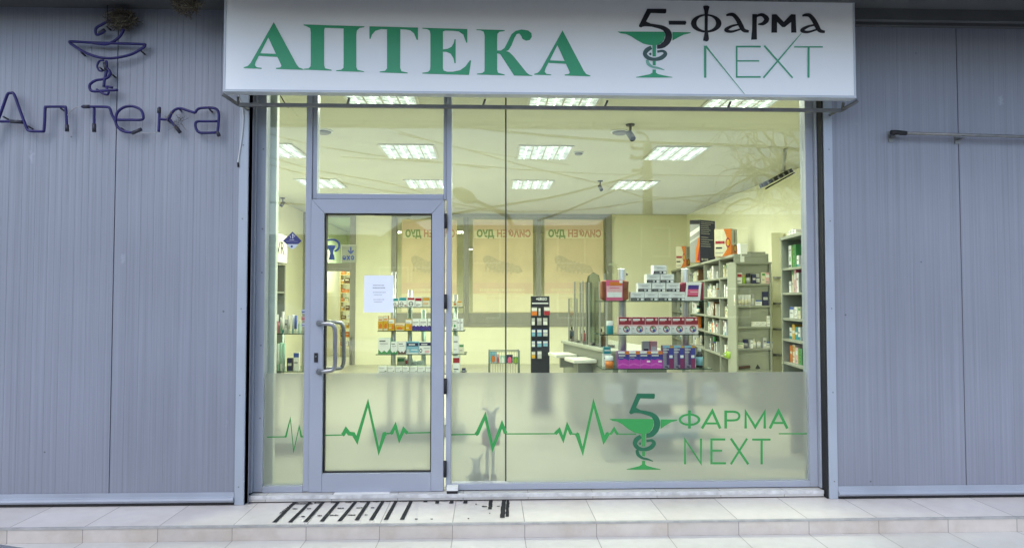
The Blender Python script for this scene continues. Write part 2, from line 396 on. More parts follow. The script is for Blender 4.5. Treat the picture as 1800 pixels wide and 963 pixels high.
# interior shell
FL, CE, YB = 0.05, 3.19, 9.4
XL, XR = -3.8, 4.2
m_floor = tile_mat('shop_floor_tile', (0.50, 0.49, 0.42), 0.5, 0.5, 0, 0, 0.3, stain=0.1)
b = MB(); b.box((XL, 0.06, -0.3), (XR, 13.5, FL)); structure(b.build('floor', m_floor))
b = MB(); b.box((XL-0.2, 0.06, CE), (XR+0.2, 13.6, CE+0.1)); structure(b.build('ceiling', ceil_m))
b = MB(); b.box((XL-0.15, 0.06, FL), (XL, 13.5, CE-0.002)); structure(b.build('wall_left', cream))
b = MB(); b.box((XR, 0.06, FL), (XR+0.15, 13.5, CE-0.002)); structure(b.build('wall_right', cream))
b = MB(); b.box((XL+0.001, 13.4, FL+0.001), (XR-0.001, 13.55, CE-0.003)); structure(b.build('wall_back', cream))
# roof slab with the deep eave
t = thing('flat_roof', 'dark flat roof whose deep eave shades the tops of the walls', 'roof', (0, -1.3, 3.47))
m_soff = mat('soffit_sheet', (0.075, 0.078, 0.08), 0.7, 0.15, 5)
b = MB(); b.box((-9, -0.50, 3.47), (-2.05, 13.7, 3.62)); b.box((-2.049, -1.08, 3.47), (9, 13.7, 3.62)); b.build('soffit', m_soff, t)
b = MB(); b.box((-9, -0.55, 3.44), (-2.05, -0.502, 3.75)); b.box((-2.049, -1.13, 3.40), (9, -1.082, 3.75)); b.build('fascia', alu_d, t)
b = MB(); b.box((2.0, -0.34, 3.39), (9, -0.30, 3.468)); b.box((2.0, -0.20, 3.41), (9, -0.155, 3.468)); b.build('soffit_batten', m_soff, t)

# ---------------------------------------------------------------- clad walls
WY = -0.15
xl_edge = at(434, 523, WY).x; xr_edge = at(1451.5, 523, WY).x
def clad_wall(x0, x1, seams, label, edge_side):
    t = thing('clad_wall', label, 'wall', ((x0+x1)/2, WY+0.06, 0))
    b = MB()
    # ribbed profile extruded upwards
    prof = []
    xs = x0; pitch = 0.0905
    first = seams[0] - math.ceil((seams[0]-x0)/pitch)*pitch
    prof.append((x0, 0.0))
    k = 0; x = first
    marks = []
    while x < x1:
        if x > x0+0.012 and x < x1-0.012: marks.append((x, 'rib'))
        x += pitch
    marks2 = []
    for x, kd in marks:
        if any(abs(x-s) < 0.03 for s in seams): continue
        marks2.append((x, kd))
    marks2 += [(s, 'seam') for s in seams if x0 < s < x1]
    for x, kd in sorted(marks2):
        if kd == 'seam': prof += [(x-0.0035, 0), (x-0.003, 0.013), (x+0.003, 0.013), (x+0.0035, 0)]
        else: prof += [(x-0.003, 0), (x-0.001, 0.0013), (x+0.001, 0.0013), (x+0.003, 0), (x+0.0415, 0), (x+0.0435, -0.0010), (x+0.0455, 0)]
    prof = [p for i, p in enumerate(prof) if i == 0 or p[0] > prof[i-1][0]]
    prof.append((x1, 0.0))
    z0, z1 = 0.01, 3.47
    for (xa, ya), (xb, yb) in zip(prof, prof[1:]):
        b.face([(xa, WY+ya, z0), (xb, WY+yb, z0), (xb, WY+yb, z1), (xa, WY+ya, z1)])
    b.build('cladding', clad, t, fix=False)
    b = MB(); b.box((x0, WY+0.02, 0.0), (x1, 0.055, 3.468)); b.build('panel_core', cream, t)
    # base trim : rolled flashing
    zb = 0.0
    outl = [(x0, WY-0.0025, 0.088), (x0, WY-0.008, 0.084), (x0, WY-0.010, 0.056), (x0, WY-0.026, 0.050), (x0, WY-0.032, 0.036), (x0, WY-0.024, 0.024), (x0, WY-0.014, 0.018), (x0, WY-0.0025, 0.018)]
    xa, xb = (x0, x1-0.066) if edge_side > 0 else (x0+0.064, x1)
    outl = [(xa, y, z) for _, y, z in outl]
    MB().prism(outl, (xb-xa, 0, 0)).build('base_trim', mat('base_trim_metal', (0.33, 0.36, 0.42), 0.35, 0.08, 4), t, bevel=0.003)
    MB().box((xa, WY-0.012, 0.001), (xb, WY-0.003, 0.0175)).build('base_shade_strip', black, t)  # black strip painting the contact shadow below the base trim
    # corner trim towards the shop window
    xe = x1 if edge_side > 0 else x0
    b = MB()
    if edge_side > 0: b.box((xe-0.064, WY-0.014, -0.001), (xe+0.002, WY+0.14, 2.95))
    else: b.box((xe-0.002, WY-0.014, -0.001), (xe+0.062, WY+0.14, 2.95))
    b.build('corner_trim', mat('corner_trim_paint', (0.36, 0.40, 0.46), 0.4, 0.05, 3), t, bevel=0.004)
    for z in (0.12, 0.75, 1.35, 1.98, 2.5): MB().box((xe-0.034*edge_side-0.004, WY-0.0165, z), (xe-0.034*edge_side+0.004, WY-0.0142, z+0.008)).build('rivet', alu_d, t)
    return t
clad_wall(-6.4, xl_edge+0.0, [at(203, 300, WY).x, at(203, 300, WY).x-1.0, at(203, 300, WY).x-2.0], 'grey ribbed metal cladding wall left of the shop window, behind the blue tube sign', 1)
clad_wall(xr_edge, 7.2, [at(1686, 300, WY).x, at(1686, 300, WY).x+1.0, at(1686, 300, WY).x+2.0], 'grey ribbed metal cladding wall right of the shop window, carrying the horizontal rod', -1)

# ---------------------------------------------------------------- shop front
def X(u): return at(u, 523, 0).x
def Z(v, u=900): return at(u, v, 0).z
ZT = 3.1
SF = thing('shopfront', 'grey aluminium pharmacy shopfront of door, side pane and wide window', 'shopfront', (at(930, 850, 0).x, 0, 0.0))
xa, xb = X(446), X(1453)
def frame_box(name, x0, x1, z0, z1, y0=-0.045, y1=0.045, m=alu, bev=0.003, par=SF):
    return MB().box((x0, y0, z0), (x1, y1, z1)).build(name, m, par, bevel=bev)
zs = Z(857, 900)             # underside of the frames
# jambs
frame_box('jamb', X(453), X(468.2), zs, ZT)
frame_box('jamb', X(446.5), X(452.8), zs, ZT, -0.075, 0.045)
frame_box('jamb', X(1414.5), X(1428), zs, ZT)
frame_box('jamb', X(1428.3), xr_edge-0.0135, zs, ZT, -0.085, 0.045)
# black shutter rails, their black painting the shadowed sides of the reveals
rail = MB().box((xl_edge+0.003, WY+0.002, 0.0), (X(446.2), 0.045, 3.0)); rail.build('shaded_reveal_rail', black, SF)
rail = MB().box((xr_edge-0.013, WY-0.004, 0.0), (xr_edge-0.003, 0.045, 3.0)); rail.build('shaded_reveal_rail', black, SF)
# mullions
frame_box('mullion', X(538.6), X(548.8), zs, ZT)
frame_box('mullion', X(549.1), X(557.0), Z(352), ZT, -0.03, 0.045)
frame_box('mullion', X(785.0), X(793.8), zs, ZT)
frame_box('mullion', X(779.0), X(784.7), Z(352), ZT, -0.03, 0.045)
frame_box('transom', X(557.2), X(778.8), Z(351.5, 660), Z(342, 660), -0.035, 0.045)
frame_box('bottom_rail', X(468.4), X(538.4), zs-0.005, Z(851.5, 500))
frame_box('bottom_rail', X(794), X(1414.3), zs, Z(844.5, 1100))
frame_box('head_rail', X(468.4), X(538.4), 2.97, ZT)
frame_box('head_rail', X(557.2), X(778.8), 2.97, ZT)
frame_box('head_rail', X(794), X(1414.3), 2.97, ZT)
frame_box('lintel', xl_edge, xr_edge, ZT+0.002, 3.46, -0.05, 0.055)
# screws on the left jamb
for v in (268, 405, 480, 605, 730): MB().box((X(463.5)-0.005, -0.0475, Z(v)-0.005), (X(463.5)+0.005, -0.0453, Z(v)+0.005)).build('screw', alu_d, SF)
# threshold step in tile with its trim
m_thr = tile_mat('threshold_tile', (0.60, 0.59, 0.56), TILE, 0.5, j0+0.05, -0.3, 0.4, stain=0.35)
b = MB(); b.box((xl_edge+0.02, -0.115, 0.0), (xr_edge-0.02, 0.045, zs-0.007)); b.build('threshold', m_thr, SF)
b = MB(); b.box((xl_edge+0.021, -0.122, zs-0.03), (xr_edge-0.021, -0.1155, zs-0.004)); b.build('threshold_trim', mat('threshold_trim', (0.6, 0.6, 0.6), 0.35, 0.2, 18), SF)
MB().box((xl_edge+0.022, -0.1162, 0.0006), (xr_edge-0.022, -0.1151, 0.007)).build('seam_shade_strip', mat('seam_shade_strip', (0.05,0.045,0.04), 0.8, 0.5, 25), SF)  # dark seam strip that paints the contact shadow along the threshold foot
b = MB(); b.box((X(595), -0.10, zs-0.0065), (X(690), -0.05, zs-0.0035)); b.build('threshold_tile_patch', white, SF)

GY0, GY1 = -0.006, 0.006
def pane(x0, x1, z0, z1, par=SF):
    return MB().box((x0, GY0, z0), (x1, GY1, z1)).build('window_pane', glass, par)
p_left = pane(X(468.4), X(538.4), Z(851.5, 500), 2.97)
p_trans = pane(X(557.2), X(778.8), Z(342, 660), 2.97)
xs_ = X(889)
p_mid = pane(X(794), xs_-0.002, Z(844.5, 840), 2.97)
p_right = pane(xs_+0.002, X(1414.3), Z(844.5, 1150), 2.97)
MB().box((xs_-0.0055, -0.009, Z(844.5)), (xs_+0.0055, -0.0065, 2.97)).build('glass_joint', mat('dark_silicone', (0.05, 0.06, 0.05), 0.4), SF)
FY = -0.0085
def film_on(x0, x1, z0, z1, par):
    b = MB(); b.face([(x0, FY, z0), (x1, FY, z0), (x1, FY, z1), (x0, FY, z1)]); return b.build('frosted_film', film, par, fix=False)
film_on(X(468.4), X(538.4), Z(851.5, 500), Z(655.5, 500), p_left)
film_on(X(794), xs_-0.006, Z(844.5, 840), Z(654, 840), p_mid)
film_on(xs_+0.006, X(1414.3), Z(844.5, 1150), Z(654, 1150), p_right)
# the door
zd0, zd1 = Z(860, 660), Z(352.5, 660)
dl, dr = X(549.3), X(781.5)
DOOR = empty_part('door', ((dl+dr)/2, 0, zd0)); DOOR.location = Vector(DOOR.location)-Vector(SF.location); DOOR.parent = SF
b = MB(); gl, gr, g0, g1 = X(572), X(759.8), Z(828, 660), Z(376.5, 660)
# mitred leaf
def quadbar(b, A, B, C, Dd, y0, y1):
    b.prism([(A[0], y0, A[1]), (B[0], y0, B[1]), (C[0], y0, C[1]), (Dd[0], y0, Dd[1])], (0, y1-y0, 0))
e = 0.0008
quadbar(b, (dl, zd1), (dr, zd1), (gr, g1), (gl, g1), -0.058, 0.03)
quadbar(b, (dl, zd0), (gl-e, zd0), (gl-e, g1-e), (dl, zd1-e), -0.058, 0.03)
quadbar(b, (dr, zd0), (dr, zd1-e), (gr+e, g1-e), (gr+e, zd0), -0.058, 0.03)
quadbar(b, (gl, zd0), (gr, zd0), (gr, g0), (gl, g0), -0.0575, 0.03)
b.build('door_leaf', alu, DOOR, bevel=0.0025)
b = MB()
for (x0, x1, z0, z1) in ((gl, gl+0.009, g0, g1), (gr-0.009, gr, g0, g1), (gl+0.009, gr-0.009, g1-0.009, g1), (gl+0.009, gr-0.009, g0, g0+0.009)):
    b.box((x0+e, -0.03, z0+e), (x1-e, 0.02, z1-e))
b.build('gasket', black, DOOR)
dg = MB().box((gl+0.005, GY0, g0+0.005), (gr-0.005, GY1, g1-0.005)).build('door_glass', glass, DOOR)
b = MB(); b.face([(gl+0.01, FY, g0+0.01), (gr-0.01, FY, g0+0.01), (gr-0.01, FY, Z(655, 660)), (gl+0.01, FY, Z(655, 660))]); b.build('frosted_film', film, DOOR, fix=False)
# handles
def handle(ua, ub, ysgn, v0, v1):
    y0 = -0.058 if ysgn < 0 else 0.03
    yo = y0 + ysgn*0.075
    pts = [at(ua, v0, y0), at(ua+1, v0, y0+ysgn*0.03), at(ua+7, v0+0.5, yo), at(ub-7, v0+2, yo), at(ub-2, v0+6, yo), at(ub, v0+15, yo), at(ub, (v0+v1)/2, yo), at(ub, v1-15, yo), at(ub-2, v1-6, yo), at(ub-7, v1-2, yo), at(ua+7, v1-0.5, yo), at(ua+1, v1, y0+ysgn*0.03), at(ua, v1, y0)]
    b = MB(); b.tube([Vector(q) for q in smooth([tuple(p) for p in pts], 4)], 0.0145, 12)
    for p in (pts[0], pts[-1]): b.tube([p, p+Vector((0, ysgn*0.008, 0))], 0.022, 14)
    b.build('handle', steel, DOOR)
handle(561, 589, -1, 568, 653)
handle(561, 604, 1, 565, 649)
b = MB().box((X(557), -0.0645, Z(634)), (X(563.5), -0.0582, Z(618))); b.build('lock', black, DOOR, bevel=0.002)
MB().tube([(X(560.2), -0.0665, Z(624)), (X(560.2), -0.0647, Z(624))], 0.006, 12).build('lock_cylinder', steel, DOOR)
for v0, v1 in ((378, 403), (517, 543), (663, 690), (806, 834)):
    b = MB(); b.tube([(X(784.2), -0.062, Z(v1, 784)), (X(784.2), -0.062, Z(v0, 784))], 0.0115, 10); b.box((X(782.2), -0.062, Z(v1, 784)), (X(786), -0.0465, Z(v0, 784))); b.build('hinge', black, DOOR)
b = MB().box((X(658), -0.0315, g1-0.014), (X(722), -0.031, g1-0.0095)); b.build('closer_slot', black, DOOR)
b = MB().box((X(788), -0.12, Z(862, 800)), (X(807), -0.047, Z(848, 800)), 0); b.box((X(788), -0.121, Z(862, 800)), (X(807), -0.1202, Z(854, 800)), 1); b.build('floor_bolt', [white, black], SF)

# marks on the film
DY = 0.0022
Ml = Map(450, 640, 3.2114, FY); Mb = Map(770, 640, 3.703, FY); Mr = Map(1040, 640, 3.704, FY); Mg = Map(1060, 680, 6.017, FY)
b = MB()
ribbon(b, Ml, [(62,410),(166,408.5)], 6, DY); ribbon(b, Ml, [(163,409),(169,406),(194,305),(212.5,490),(244,350),(255,406),(262,408)], 11, DY+0.0004); ribbon(b, Ml, [(262,408.5),(282,408)], 6, DY)
b.build('pulse_line', fgreen, p_left)
b = MB()
ribbon(b, Ml, [(385,400),(492,398)], 7, DY)
ribbon(b, Ml, [(487,398),(494,393),(508,368),(525,390),(550,393),(570,428),(632,218),(693,490),(724,393),(735,390)], 22, DY+0.0004)
ribbon(b, Ml, [(725,391),(766,389)], 8, DY+0.0002)
ribbon(b, Ml, [(760,389),(767,386),(787,345),(809,424),(834,366),(850,384),(856,387)], 19, DY+0.0004)
ribbon(b, Ml, [(850,387),(1000,384)], 7, DY)
b.build('pulse_line', fgreen, DOOR)
b = MB()
ribbon(b, Mb, [(84,457.5),(252,455)], 8, DY)
ribbon(b, Mb, [(245,456),(256,448),(307,335),(355,545),(416,390),(436,438),(440,448)], 25, DY+0.0004)
b.build('pulse_line', fgreen, p_mid)
b = MB()
ribbon(b, Mb, [(444,452),(774,451)], 8, DY)
ribbon(b, Mb, [(763,452),(774,440),(789,426),(815,488),(841,398),(864,448),(870,452)], 22, DY+0.0004)
ribbon(b, Mb, [(866,452),(906,453)], 9, DY)
ribbon(b, Mb, [(898,452),(908,458),(942,566),(1012,252),(1080,492),(1102,455),(1112,452)], 27, DY+0.0004)
ribbon(b, Mb, [(1104,452),(1126,452)], 9, DY)
ribbon(b, Mb, [(1120,452),(1128,448),(1146,418),(1164,449),(1172,453)], 16, DY+0.0004)
ribbon(b, Mb, [(1166,453),(1290,454)], 7, DY)
b.build('pulse_line', fgreen, p_right)
b = MB(); ribbon(b, Mr, [(1218,451),(1402,451)], 8, DY); b.build('pulse_line', fgreen, p_right)

def logo(mats, mp, fx, dy, snake_m, coil_m, tail_m, cup_m):
    b = MB()
    shape(b, mp, [(33,360),(562,362),(572,400),(560,450),(530,490),(490,510),(470,512),(468,640),(430,640),(428,513),(400,512),(330,498),(250,455),(190,415),(130,388),(70,380)], dy, cup_m, fx)
    shape(b, mp, [(655,365),(862,368),(855,378),(780,395),(720,425),(655,462)], dy, cup_m, fx)
    shape(b, mp, [(432,692),(466,692),(466,742),(432,738)], dy, cup_m, fx)
    shape(b, mp, [(430,788),(468,788),(468,822),(490,838),(560,855),(653,872),(655,878),(243,878),(245,872),(330,855),(400,840),(430,822)], dy, cup_m, fx)
    shape(b, mp, [(370,103),(580,104),(586,112),(584,148),(572,156),(410,152),(358,246),(410,270),(480,280),(530,288),(560,297),(597,315),(625,338),(643,367),(650,395),(650,425),(643,455),(625,490),(600,515),(570,537),(540,548),(510,553),(482,554),(482,514),(520,502),(555,470),(573,430),(574,400),(570,380),(560,360),(545,345),(520,332),(490,323),(420,305),(345,300),(318,306),(300,314),(282,308),(276,298),(278,288)], dy+0.0003, snake_m, fx)
    ribbon(b, mp, [(418,538,40),(365,570,50),(345,615,44),(385,658,42),(455,672,36),(530,655,46),(575,612,42),(548,580,28),(484,586,26)], dy=dy+0.0006, m=coil_m, curve=True, fx=fx)
    ribbon(b, mp, [(412,600,10),(402,612,26),(412,626,10)], dy=dy+0.0006, m=coil_m, fx=fx)
    ribbon(b, mp, [(370,675,30),(382,722,36),(430,757,26),(500,772,20),(563,792,8)], dy=dy+0.0006, m=tail_m, curve=True, fx=fx)
    return b
fxl = lambda x, y: ((x-33)*725/829+65, (y-103)*804/775+68)
logo(None, Mg, fxl, DY+0.0006, 1, 1, 1, 0).build('cup_and_snake_emblem', [fgreen, fdark], p_right)
b = MB()
wq = 17
shape(b, Mr, [ellipse(637,360,71,40), ellipse(637,360,54,27)], DY); ribbon(b, Mr, [(637,299),(637,417)], 18, DY+0.0004)
for pts, bar in (([(718,417),(786,303),(837,417)], [(745,384),(820,384)]), ([(1160,417),(1217,303),(1274,417)], [(1187,381),(1248,381)])):
    ribbon(b, Mr, pts, wq, DY); ribbon(b, Mr, bar, 13, DY+0.0004)
ribbon(b, Mr, [(873,300),(873,417)], 18, DY); ribbon(b, Mr, smooth([(866,309),(920,308),(950,315),(962,336),(950,358),(920,364),(866,364)], 4), 14, DY+0.0004)
ribbon(b, Mr, [(1003,417),(1003,308),(1065,408),(1127,308),(1127,417)], wq, DY)
b.build('lettering', fgreen, p_right)
b = MB()
ribbon(b, Mr, [(608,650),(608,488),(712,645),(712,482)], 14, DY)
ribbon(b, Mr, [(870,488),(780,488),(780,643),(875,643)], 14, DY); ribbon(b, Mr, [(780,561),(850,561)], 12, DY+0.0004)
ribbon(b, Mr, [(906,482),(1020,650)], 15, DY); ribbon(b, Mr, [(1012,482),(906,650)], 14, DY+0.0004)
ribbon(b, Mr, [(1045,489),(1165,489)], 13, DY); ribbon(b, Mr, [(1107,489),(1107,650)], 15, DY+0.0004)
b.build('lettering', fgreen, p_right)

# ---------------------------------------------------------------- sign box
SY = -0.42
sx0, sx1 = at(393.5, 150, SY).x, at(1503.5, 165, SY).x
sz0, sz1 = at(900, 165, SY).z, at(900, -6, SY).z
SIGN = thing('sign_box', 'long white pharmacy signboard with green lettering above the shop window', 'sign', ((sx0+sx1)/2, SY+0.1, sz0))
MB().box((sx0, SY, sz0), (sx1, SY+0.07, sz1)).build('sign_face', signw, SIGN, bevel=0.004)
b = MB()
tr = 0.009
mt = mat('sign_edge_trim', (0.50, 0.53, 0.58), 0.35, 0.05, 5)
for q in (((sx0-0.004, SY-0.005, sz0-0.006), (sx1+0.004, SY+0.074, sz0+tr)), ((sx0-0.004, SY-0.005, sz1-tr), (sx1+0.004, SY+0.074, sz1+0.006)), ((sx0-0.004, SY-0.004, sz0+tr+0.001), (sx0+tr, SY+0.073, sz1-tr-0.001)), ((sx1-tr, SY-0.004, sz0+tr+0.001), (sx1+0.004, SY+0.073, sz1-tr-0.001))): b.box(*q)
b.build('edge_trim', mt, SIGN)
# bracket frame beneath
b = MB(); yb = SY+0.14; zb = sz0-0.055
xa2, xb2 = at(420, 176, yb).x, at(1478, 182, yb).x
b.box((xa2, yb-0.012, zb-0.012), (xb2, yb+0.012, zb+0.012))
for u in (420, 610, 848, 1062, 1278, 1480):
    x = at(u, 176, yb).x
    b.tube([(x, yb, zb), (x+(0.02 if 430 < u < 1400 else 0), yb-0.02, sz0-0.004)], 0.01, 4)
for x, s in ((xa2, -1), (xb2, 1)):
    b.tube([(x, yb, zb), (x+s*0.08, SY+0.06, sz0-0.006)], 0.013, 5); b.tube([(x-s*0.02, yb, zb), (x-s*0.02, -0.1, zb)], 0.011, 5)
b.build('bracket_frame', mat('galvanised_bracket', (0.12, 0.12, 0.12), 0.5, 0.2, 15), SIGN)
Ms = Map(390, 0, 2.6866, SY); Mt = Map(1050, 0, 3.8298, SY); Mu = Map(1080, 0, 6.418, SY)
A_ = [(245,106),(352,305),(364,320),(384,327),(384,331),(256,327),(256,322),(276,320),(281,312),(277,302),(262,270),(174,265),(158,297),(156,310),(164,319),(188,322),(188,326),(103,323),(103,319),(122,313),(136,298)]
Ah = [(219,178),(255,256),(181,253)]
fa = lambda l: [(1475+(x-103)*0.943, 145+(y-106)*0.963) for x, y in l]
P_ = [(386,117),(673,126),(673,130),(650,134),(638,145),(635,165),(635,318),(640,331),(672,338),(672,341),(540,337),(540,333),(563,331),(574,322),(575,300),(575,136),(486,133),(483,145),(483,310),(487,324),(518,331),(518,335),(386,330),(386,326),(410,324),(419,314),(420,295),(420,155),(417,135),(400,126),(386,121)]
T_ = [(697,126),(926,132),(926,190),(920,190),(908,160),(890,145),(868,141),(843,140),(842,322),(848,338),(877,344),(877,348),(745,343),(745,339),(770,336),(780,325),(780,140),(752,139),(725,147),(709,165),(702,185),(697,185)]
E_ = [(947,133),(1159,139),(1159,203),(1154,203),(1140,165),(1118,150),(1090,147),(1055,146),(1044,150),(1044,235),(1066,232),(1085,222),(1095,205),(1099,187),(1104,187),(1104,300),(1099,300),(1093,275),(1080,255),(1060,246),(1044,246),(1044,325),(1048,335),(1065,340),(1090,340),(1125,333),(1150,315),(1172,285),(1177,288),(1167,355),(947,349),(947,345),(973,341),(983,332),(985,315),(985,165),(982,147),(970,139),(947,137)]
K_ = [(1203,140),(1335,144),(1335,148),(1310,152),(1301,162),(1300,185),(1300,240),(1318,240),(1335,228),(1352,195),(1368,163),(1388,147),(1415,141),(1445,145),(1462,158),(1464,175),(1455,190),(1437,194),(1420,186),(1414,172),(1405,160),(1393,162),(1382,180),(1368,215),(1355,237),(1343,243),(1358,248),(1378,268),(1440,345),(1452,354),(1466,357),(1466,360),(1380,358),(1315,258),(1306,254),(1300,254),(1300,330),(1304,345),(1335,353),(1335,357),(1205,353),(1205,349),(1230,346),(1240,338),(1241,320),(1241,170),(1237,152),(1222,145),(1203,144)]
for lp in ([A_, Ah], [P_], [T_], [E_], [K_], [fa(A_), fa(Ah)]):
    b = MB(); shape(b, Ms, lp, 0.0025); b.build('letter', green, SIGN, fix=False)
logo(None, Mu, None, 0.0025, 1, 2, 3, 0).build('cup_and_snake_emblem', [green, dark, greyg, green3], SIGN, fix=False)
b = MB()
shape(b, Mu, [(612,238),(805,240),(812,262),(800,284),(615,282)], 0.0025)
shape(b, Mt, [ellipse(733,160,103,62), ellipse(733,158,66,50)], 0.0025)
shape(b, Mt, [(712,46),(722,40),(745,40),(756,48),(748,75),(744,100),(743,200),(752,265),(745,278),(735,282),(712,275),(722,220),(723,100),(720,75)], 0.003)
for dx, dy_ in ((0, 0), (512, 3)):
    ribbon(b, Mt, [(868+dx,106+dy_,12),(890+dx,100+dy_,20),(918+dx,104+dy_,26),(945+dx,135+dy_,30),(965+dx,172+dy_,32),(985+dx,205+dy_,26),(1020+dx,214+dy_,16)], dy=0.0025, curve=True)
    ribbon(b, Mt, [(958+dx,166+dy_,10),(905+dx,178+dy_,16),(866+dx,204+dy_,24),(905+dx,215+dy_,16),(972+dx,196+dy_,10)], dy=0.003, curve=True)
shape(b, Mt, [(1043,98),(1075,98),(1073,180),(1075,268),(1035,270),(1042,200)], 0.0025)
ribbon(b, Mt, [(1068,112,14),(1108,102,22),(1140,130,34),(1118,160,24),(1082,166,8)], dy=0.003, curve=True)
shape(b, Mt, [(1175,100),(1205,98),(1255,150),(1305,98),(1335,100),(1340,222),(1305,222),(1305,150),(1262,185),(1245,185),(1210,150),(1210,222),(1172,222)], 0.0025)
b.build('lettering', dark, SIGN, fix=False)
b = MB()
ribbon(b, Mt, [(726,310),(726,525)], 16, 0.0025); ribbon(b, Mt, [(730,312,14),(760,350,9),(992,636,3)], dy=0.003)
ribbon(b, Mt, [(1100,316),(938,316),(938,520),(1100,520)], 11, 0.0025); ribbon(b, Mt, [(938,412),(1090,412)], 9, 0.003)
ribbon(b, Mt, [(1124,310,12),(1315,526,10)], dy=0.0025); ribbon(b, Mt, [(1118,526,12),(1300,312,8),(1374,226,3)], dy=0.003)
ribbon(b, Mt, [(1325,318),(1518,318)], 9, 0.0025); ribbon(b, Mt, [(1422,318),(1422,525)], 14, 0.003)
b.build('lettering', green2, SIGN, fix=False)

# ================================================================ OUTSIDE THINGS ON THE FACADE
# blue tube sign, unlit
NY = WY-0.055
Mn = Map(0, 0, 3.209, NY)
neon_m = mat('blue_glass_tube', (0.016, 0.012, 0.10), 0.35, 0.25, 25, spec=0.3)
cap_m = mat('blackened_tube_end', (0.02, 0.02, 0.035), 0.5, 0.3, 20)
NE = thing('neon_sign', 'unlit blue glass tube sign of cup with snake and script word on left wall', 'neon sign', (at(190, 235, NY).x, NY, at(190, 235, NY).z))
def neon(name, strokes, r=0.0095):
    b = MB()
    for st in strokes:
        pts, rr = st if isinstance(st, tuple) else (st, r)
        b.tube([Vector(q) for q in smooth([tuple(Mn.p(x, y)) for x, y in pts], 4)], rr, 8)
    return b.build(name, neon_m, NE)
neon('glass_letter', [[(-55,800),(0,650),(18,600),(42,535),(60,526),(80,535),(115,630),(150,722),(165,738),(190,741),(240,742),(248,735),(252,680),(255,612),(262,604),(310,603),(362,604),(371,612),(375,680),(378,738)]])
neon('crossbar', [[(-40,686),(40,686),(130,687)]])
neon('glass_letter', [[(462,603),(520,603),(595,604),(618,612),(630,645),(642,668),(652,690),(662,715),(690,738),(735,748),(770,742),(798,730)], [(531,612),(531,680),(532,740)]])
neon('glass_letter', [[(664,677),(740,677),(800,676),(808,655),(795,622),(765,605),(735,600),(700,606),(668,628),(655,655),(653,688)]])
neon('glass_letter', [[(901,606),(898,680),(895,745)], [(903,672),(935,675),(955,668),(965,645),(985,622),(1015,612),(1060,625),(1100,638)], [(958,675),(985,710),(1014,745)]])
neon('glass_letter', [[(1100,638),(1115,618),(1140,610),(1190,609),(1222,618),(1234,645),(1232,700),(1228,745),(1235,766)], [(1228,685),(1150,685),(1112,687),(1102,705),(1112,738),(1140,750),(1225,748)]])
neon('glass_cup', [[(398,247),(394,241),(402,236),(520,242),(680,247),(805,251),(818,258),(810,268),(780,288),(735,310),(660,327),(600,330),(540,320),(480,298),(440,275),(398,247)]])
neon('glass_snake', [[(520,244),(595,252),(640,236),(675,208),(692,182),(697,160)], [(660,110),(640,115),(610,121),(575,140),(545,158),(538,180),(545,198),(570,190),(590,178)]])
neon('glass_stem', [[(600,345),(601,400),(590,450),(585,492)], ([(585,342),(562,345),(548,372),(558,398),(578,402)], 0.007), [(604,385),(622,412),(612,435),(585,447),(540,455),(508,478),(508,505),(530,517),(600,512),(664,509)], ([(545,505),(575,525),(605,535),(612,515),(598,490),(635,495)], 0.008)])
for q in ([(558,190),(592,170)], [(470,603),(505,603)], [(531,700),(531,745)], [(898,612),(897,640)], [(377,705),(378,742)], [(745,752),(798,730)], [(990,715),(1016,748)], [(60,686),(128,690)], [(1225,745),(1236,768)], [(592,355),(600,400)]):
    MB().tube([Mn.p(*q[0]), Mn.p(*q[1])], 0.013, 8).build('electrode', cap_m, NE)
for x, y in ((455,296),(795,288),(340,612),(155,712),(680,722),(1180,616),(1005,612),(1120,740),(15,658),(600,150),(560,380),(630,420),(940,675)):
    p = Mn.p(x, y); MB().tube([p+Vector((0,0.005,0)), (p.x, WY-0.001, p.z-0.006)], 0.006, 6).build('standoff', cap_m, NE)
b = MB()
b.tube([Vector(q) for q in smooth([tuple(Mn.p(*q)) for q in ((378,655),(400,625),(430,607),(462,603))], 4)], 0.003, 5)
b.build('supply_wire', mat('grey_wire', (0.3,0.3,0.3), 0.5), NE)
b = MB(); b.tube([Vector(q) for q in smooth([tuple(Mn.p(*q)) for q in ((780,748),(820,752),(870,752),(893,742))], 4)], 0.003, 5); b.build('supply_wire', MATS['grey_wire'], NE)
b = MB(); b.tube([Mn.p(604,0), Mn.p(606,60), Mn.p(610,150)], 0.003, 5); b.build('supply_wire', black, NE)
# nests of twigs
def nest(name, label, cx, cy_, rx, rz, Y, n, seed, cols=((0.10,0.08,0.055),(0.05,0.042,0.032),(0.2,0.17,0.11)), core=True):
    rnd = random.Random(seed); c = at(cx, cy_, Y); k = (D+Y)/F
    b = MB()
    if core: b.lathe((c.x, c.y, c.z-rz*k*0.7), [(rx*k*0.2, 0), (rx*k*0.6, rz*k*0.25), (rx*k*0.72, rz*k*0.8), (rx*k*0.5, rz*k*1.3)], 9, 1, 1, 0.6)
    for i in range(n):
        a = rnd.uniform(0, 6.28); u = rnd.random()**0.5
        p = Vector((c.x+math.cos(a)*rx*k*u, c.y+rnd.uniform(-0.05, 0.035), c.z+math.sin(a)*rz*k*u))
        d = Vector((rnd.gauss(0,1), rnd.gauss(0,0.5), rnd.gauss(0,0.7))).normalized()*rnd.uniform(0.012, 0.04)
        b.tube([p-d, p+d*0.2+Vector((0,0,rnd.uniform(-.006,.006))), p+d], rnd.uniform(0.0008, 0.002), 3, rnd.randrange(3), caps=False)
    o = b.build(name, [mat('twig_%d' % i, c_, 0.9, 0.3, 30) for i, c_ in enumerate(cols)])
    return tag(o, label, 'nest')
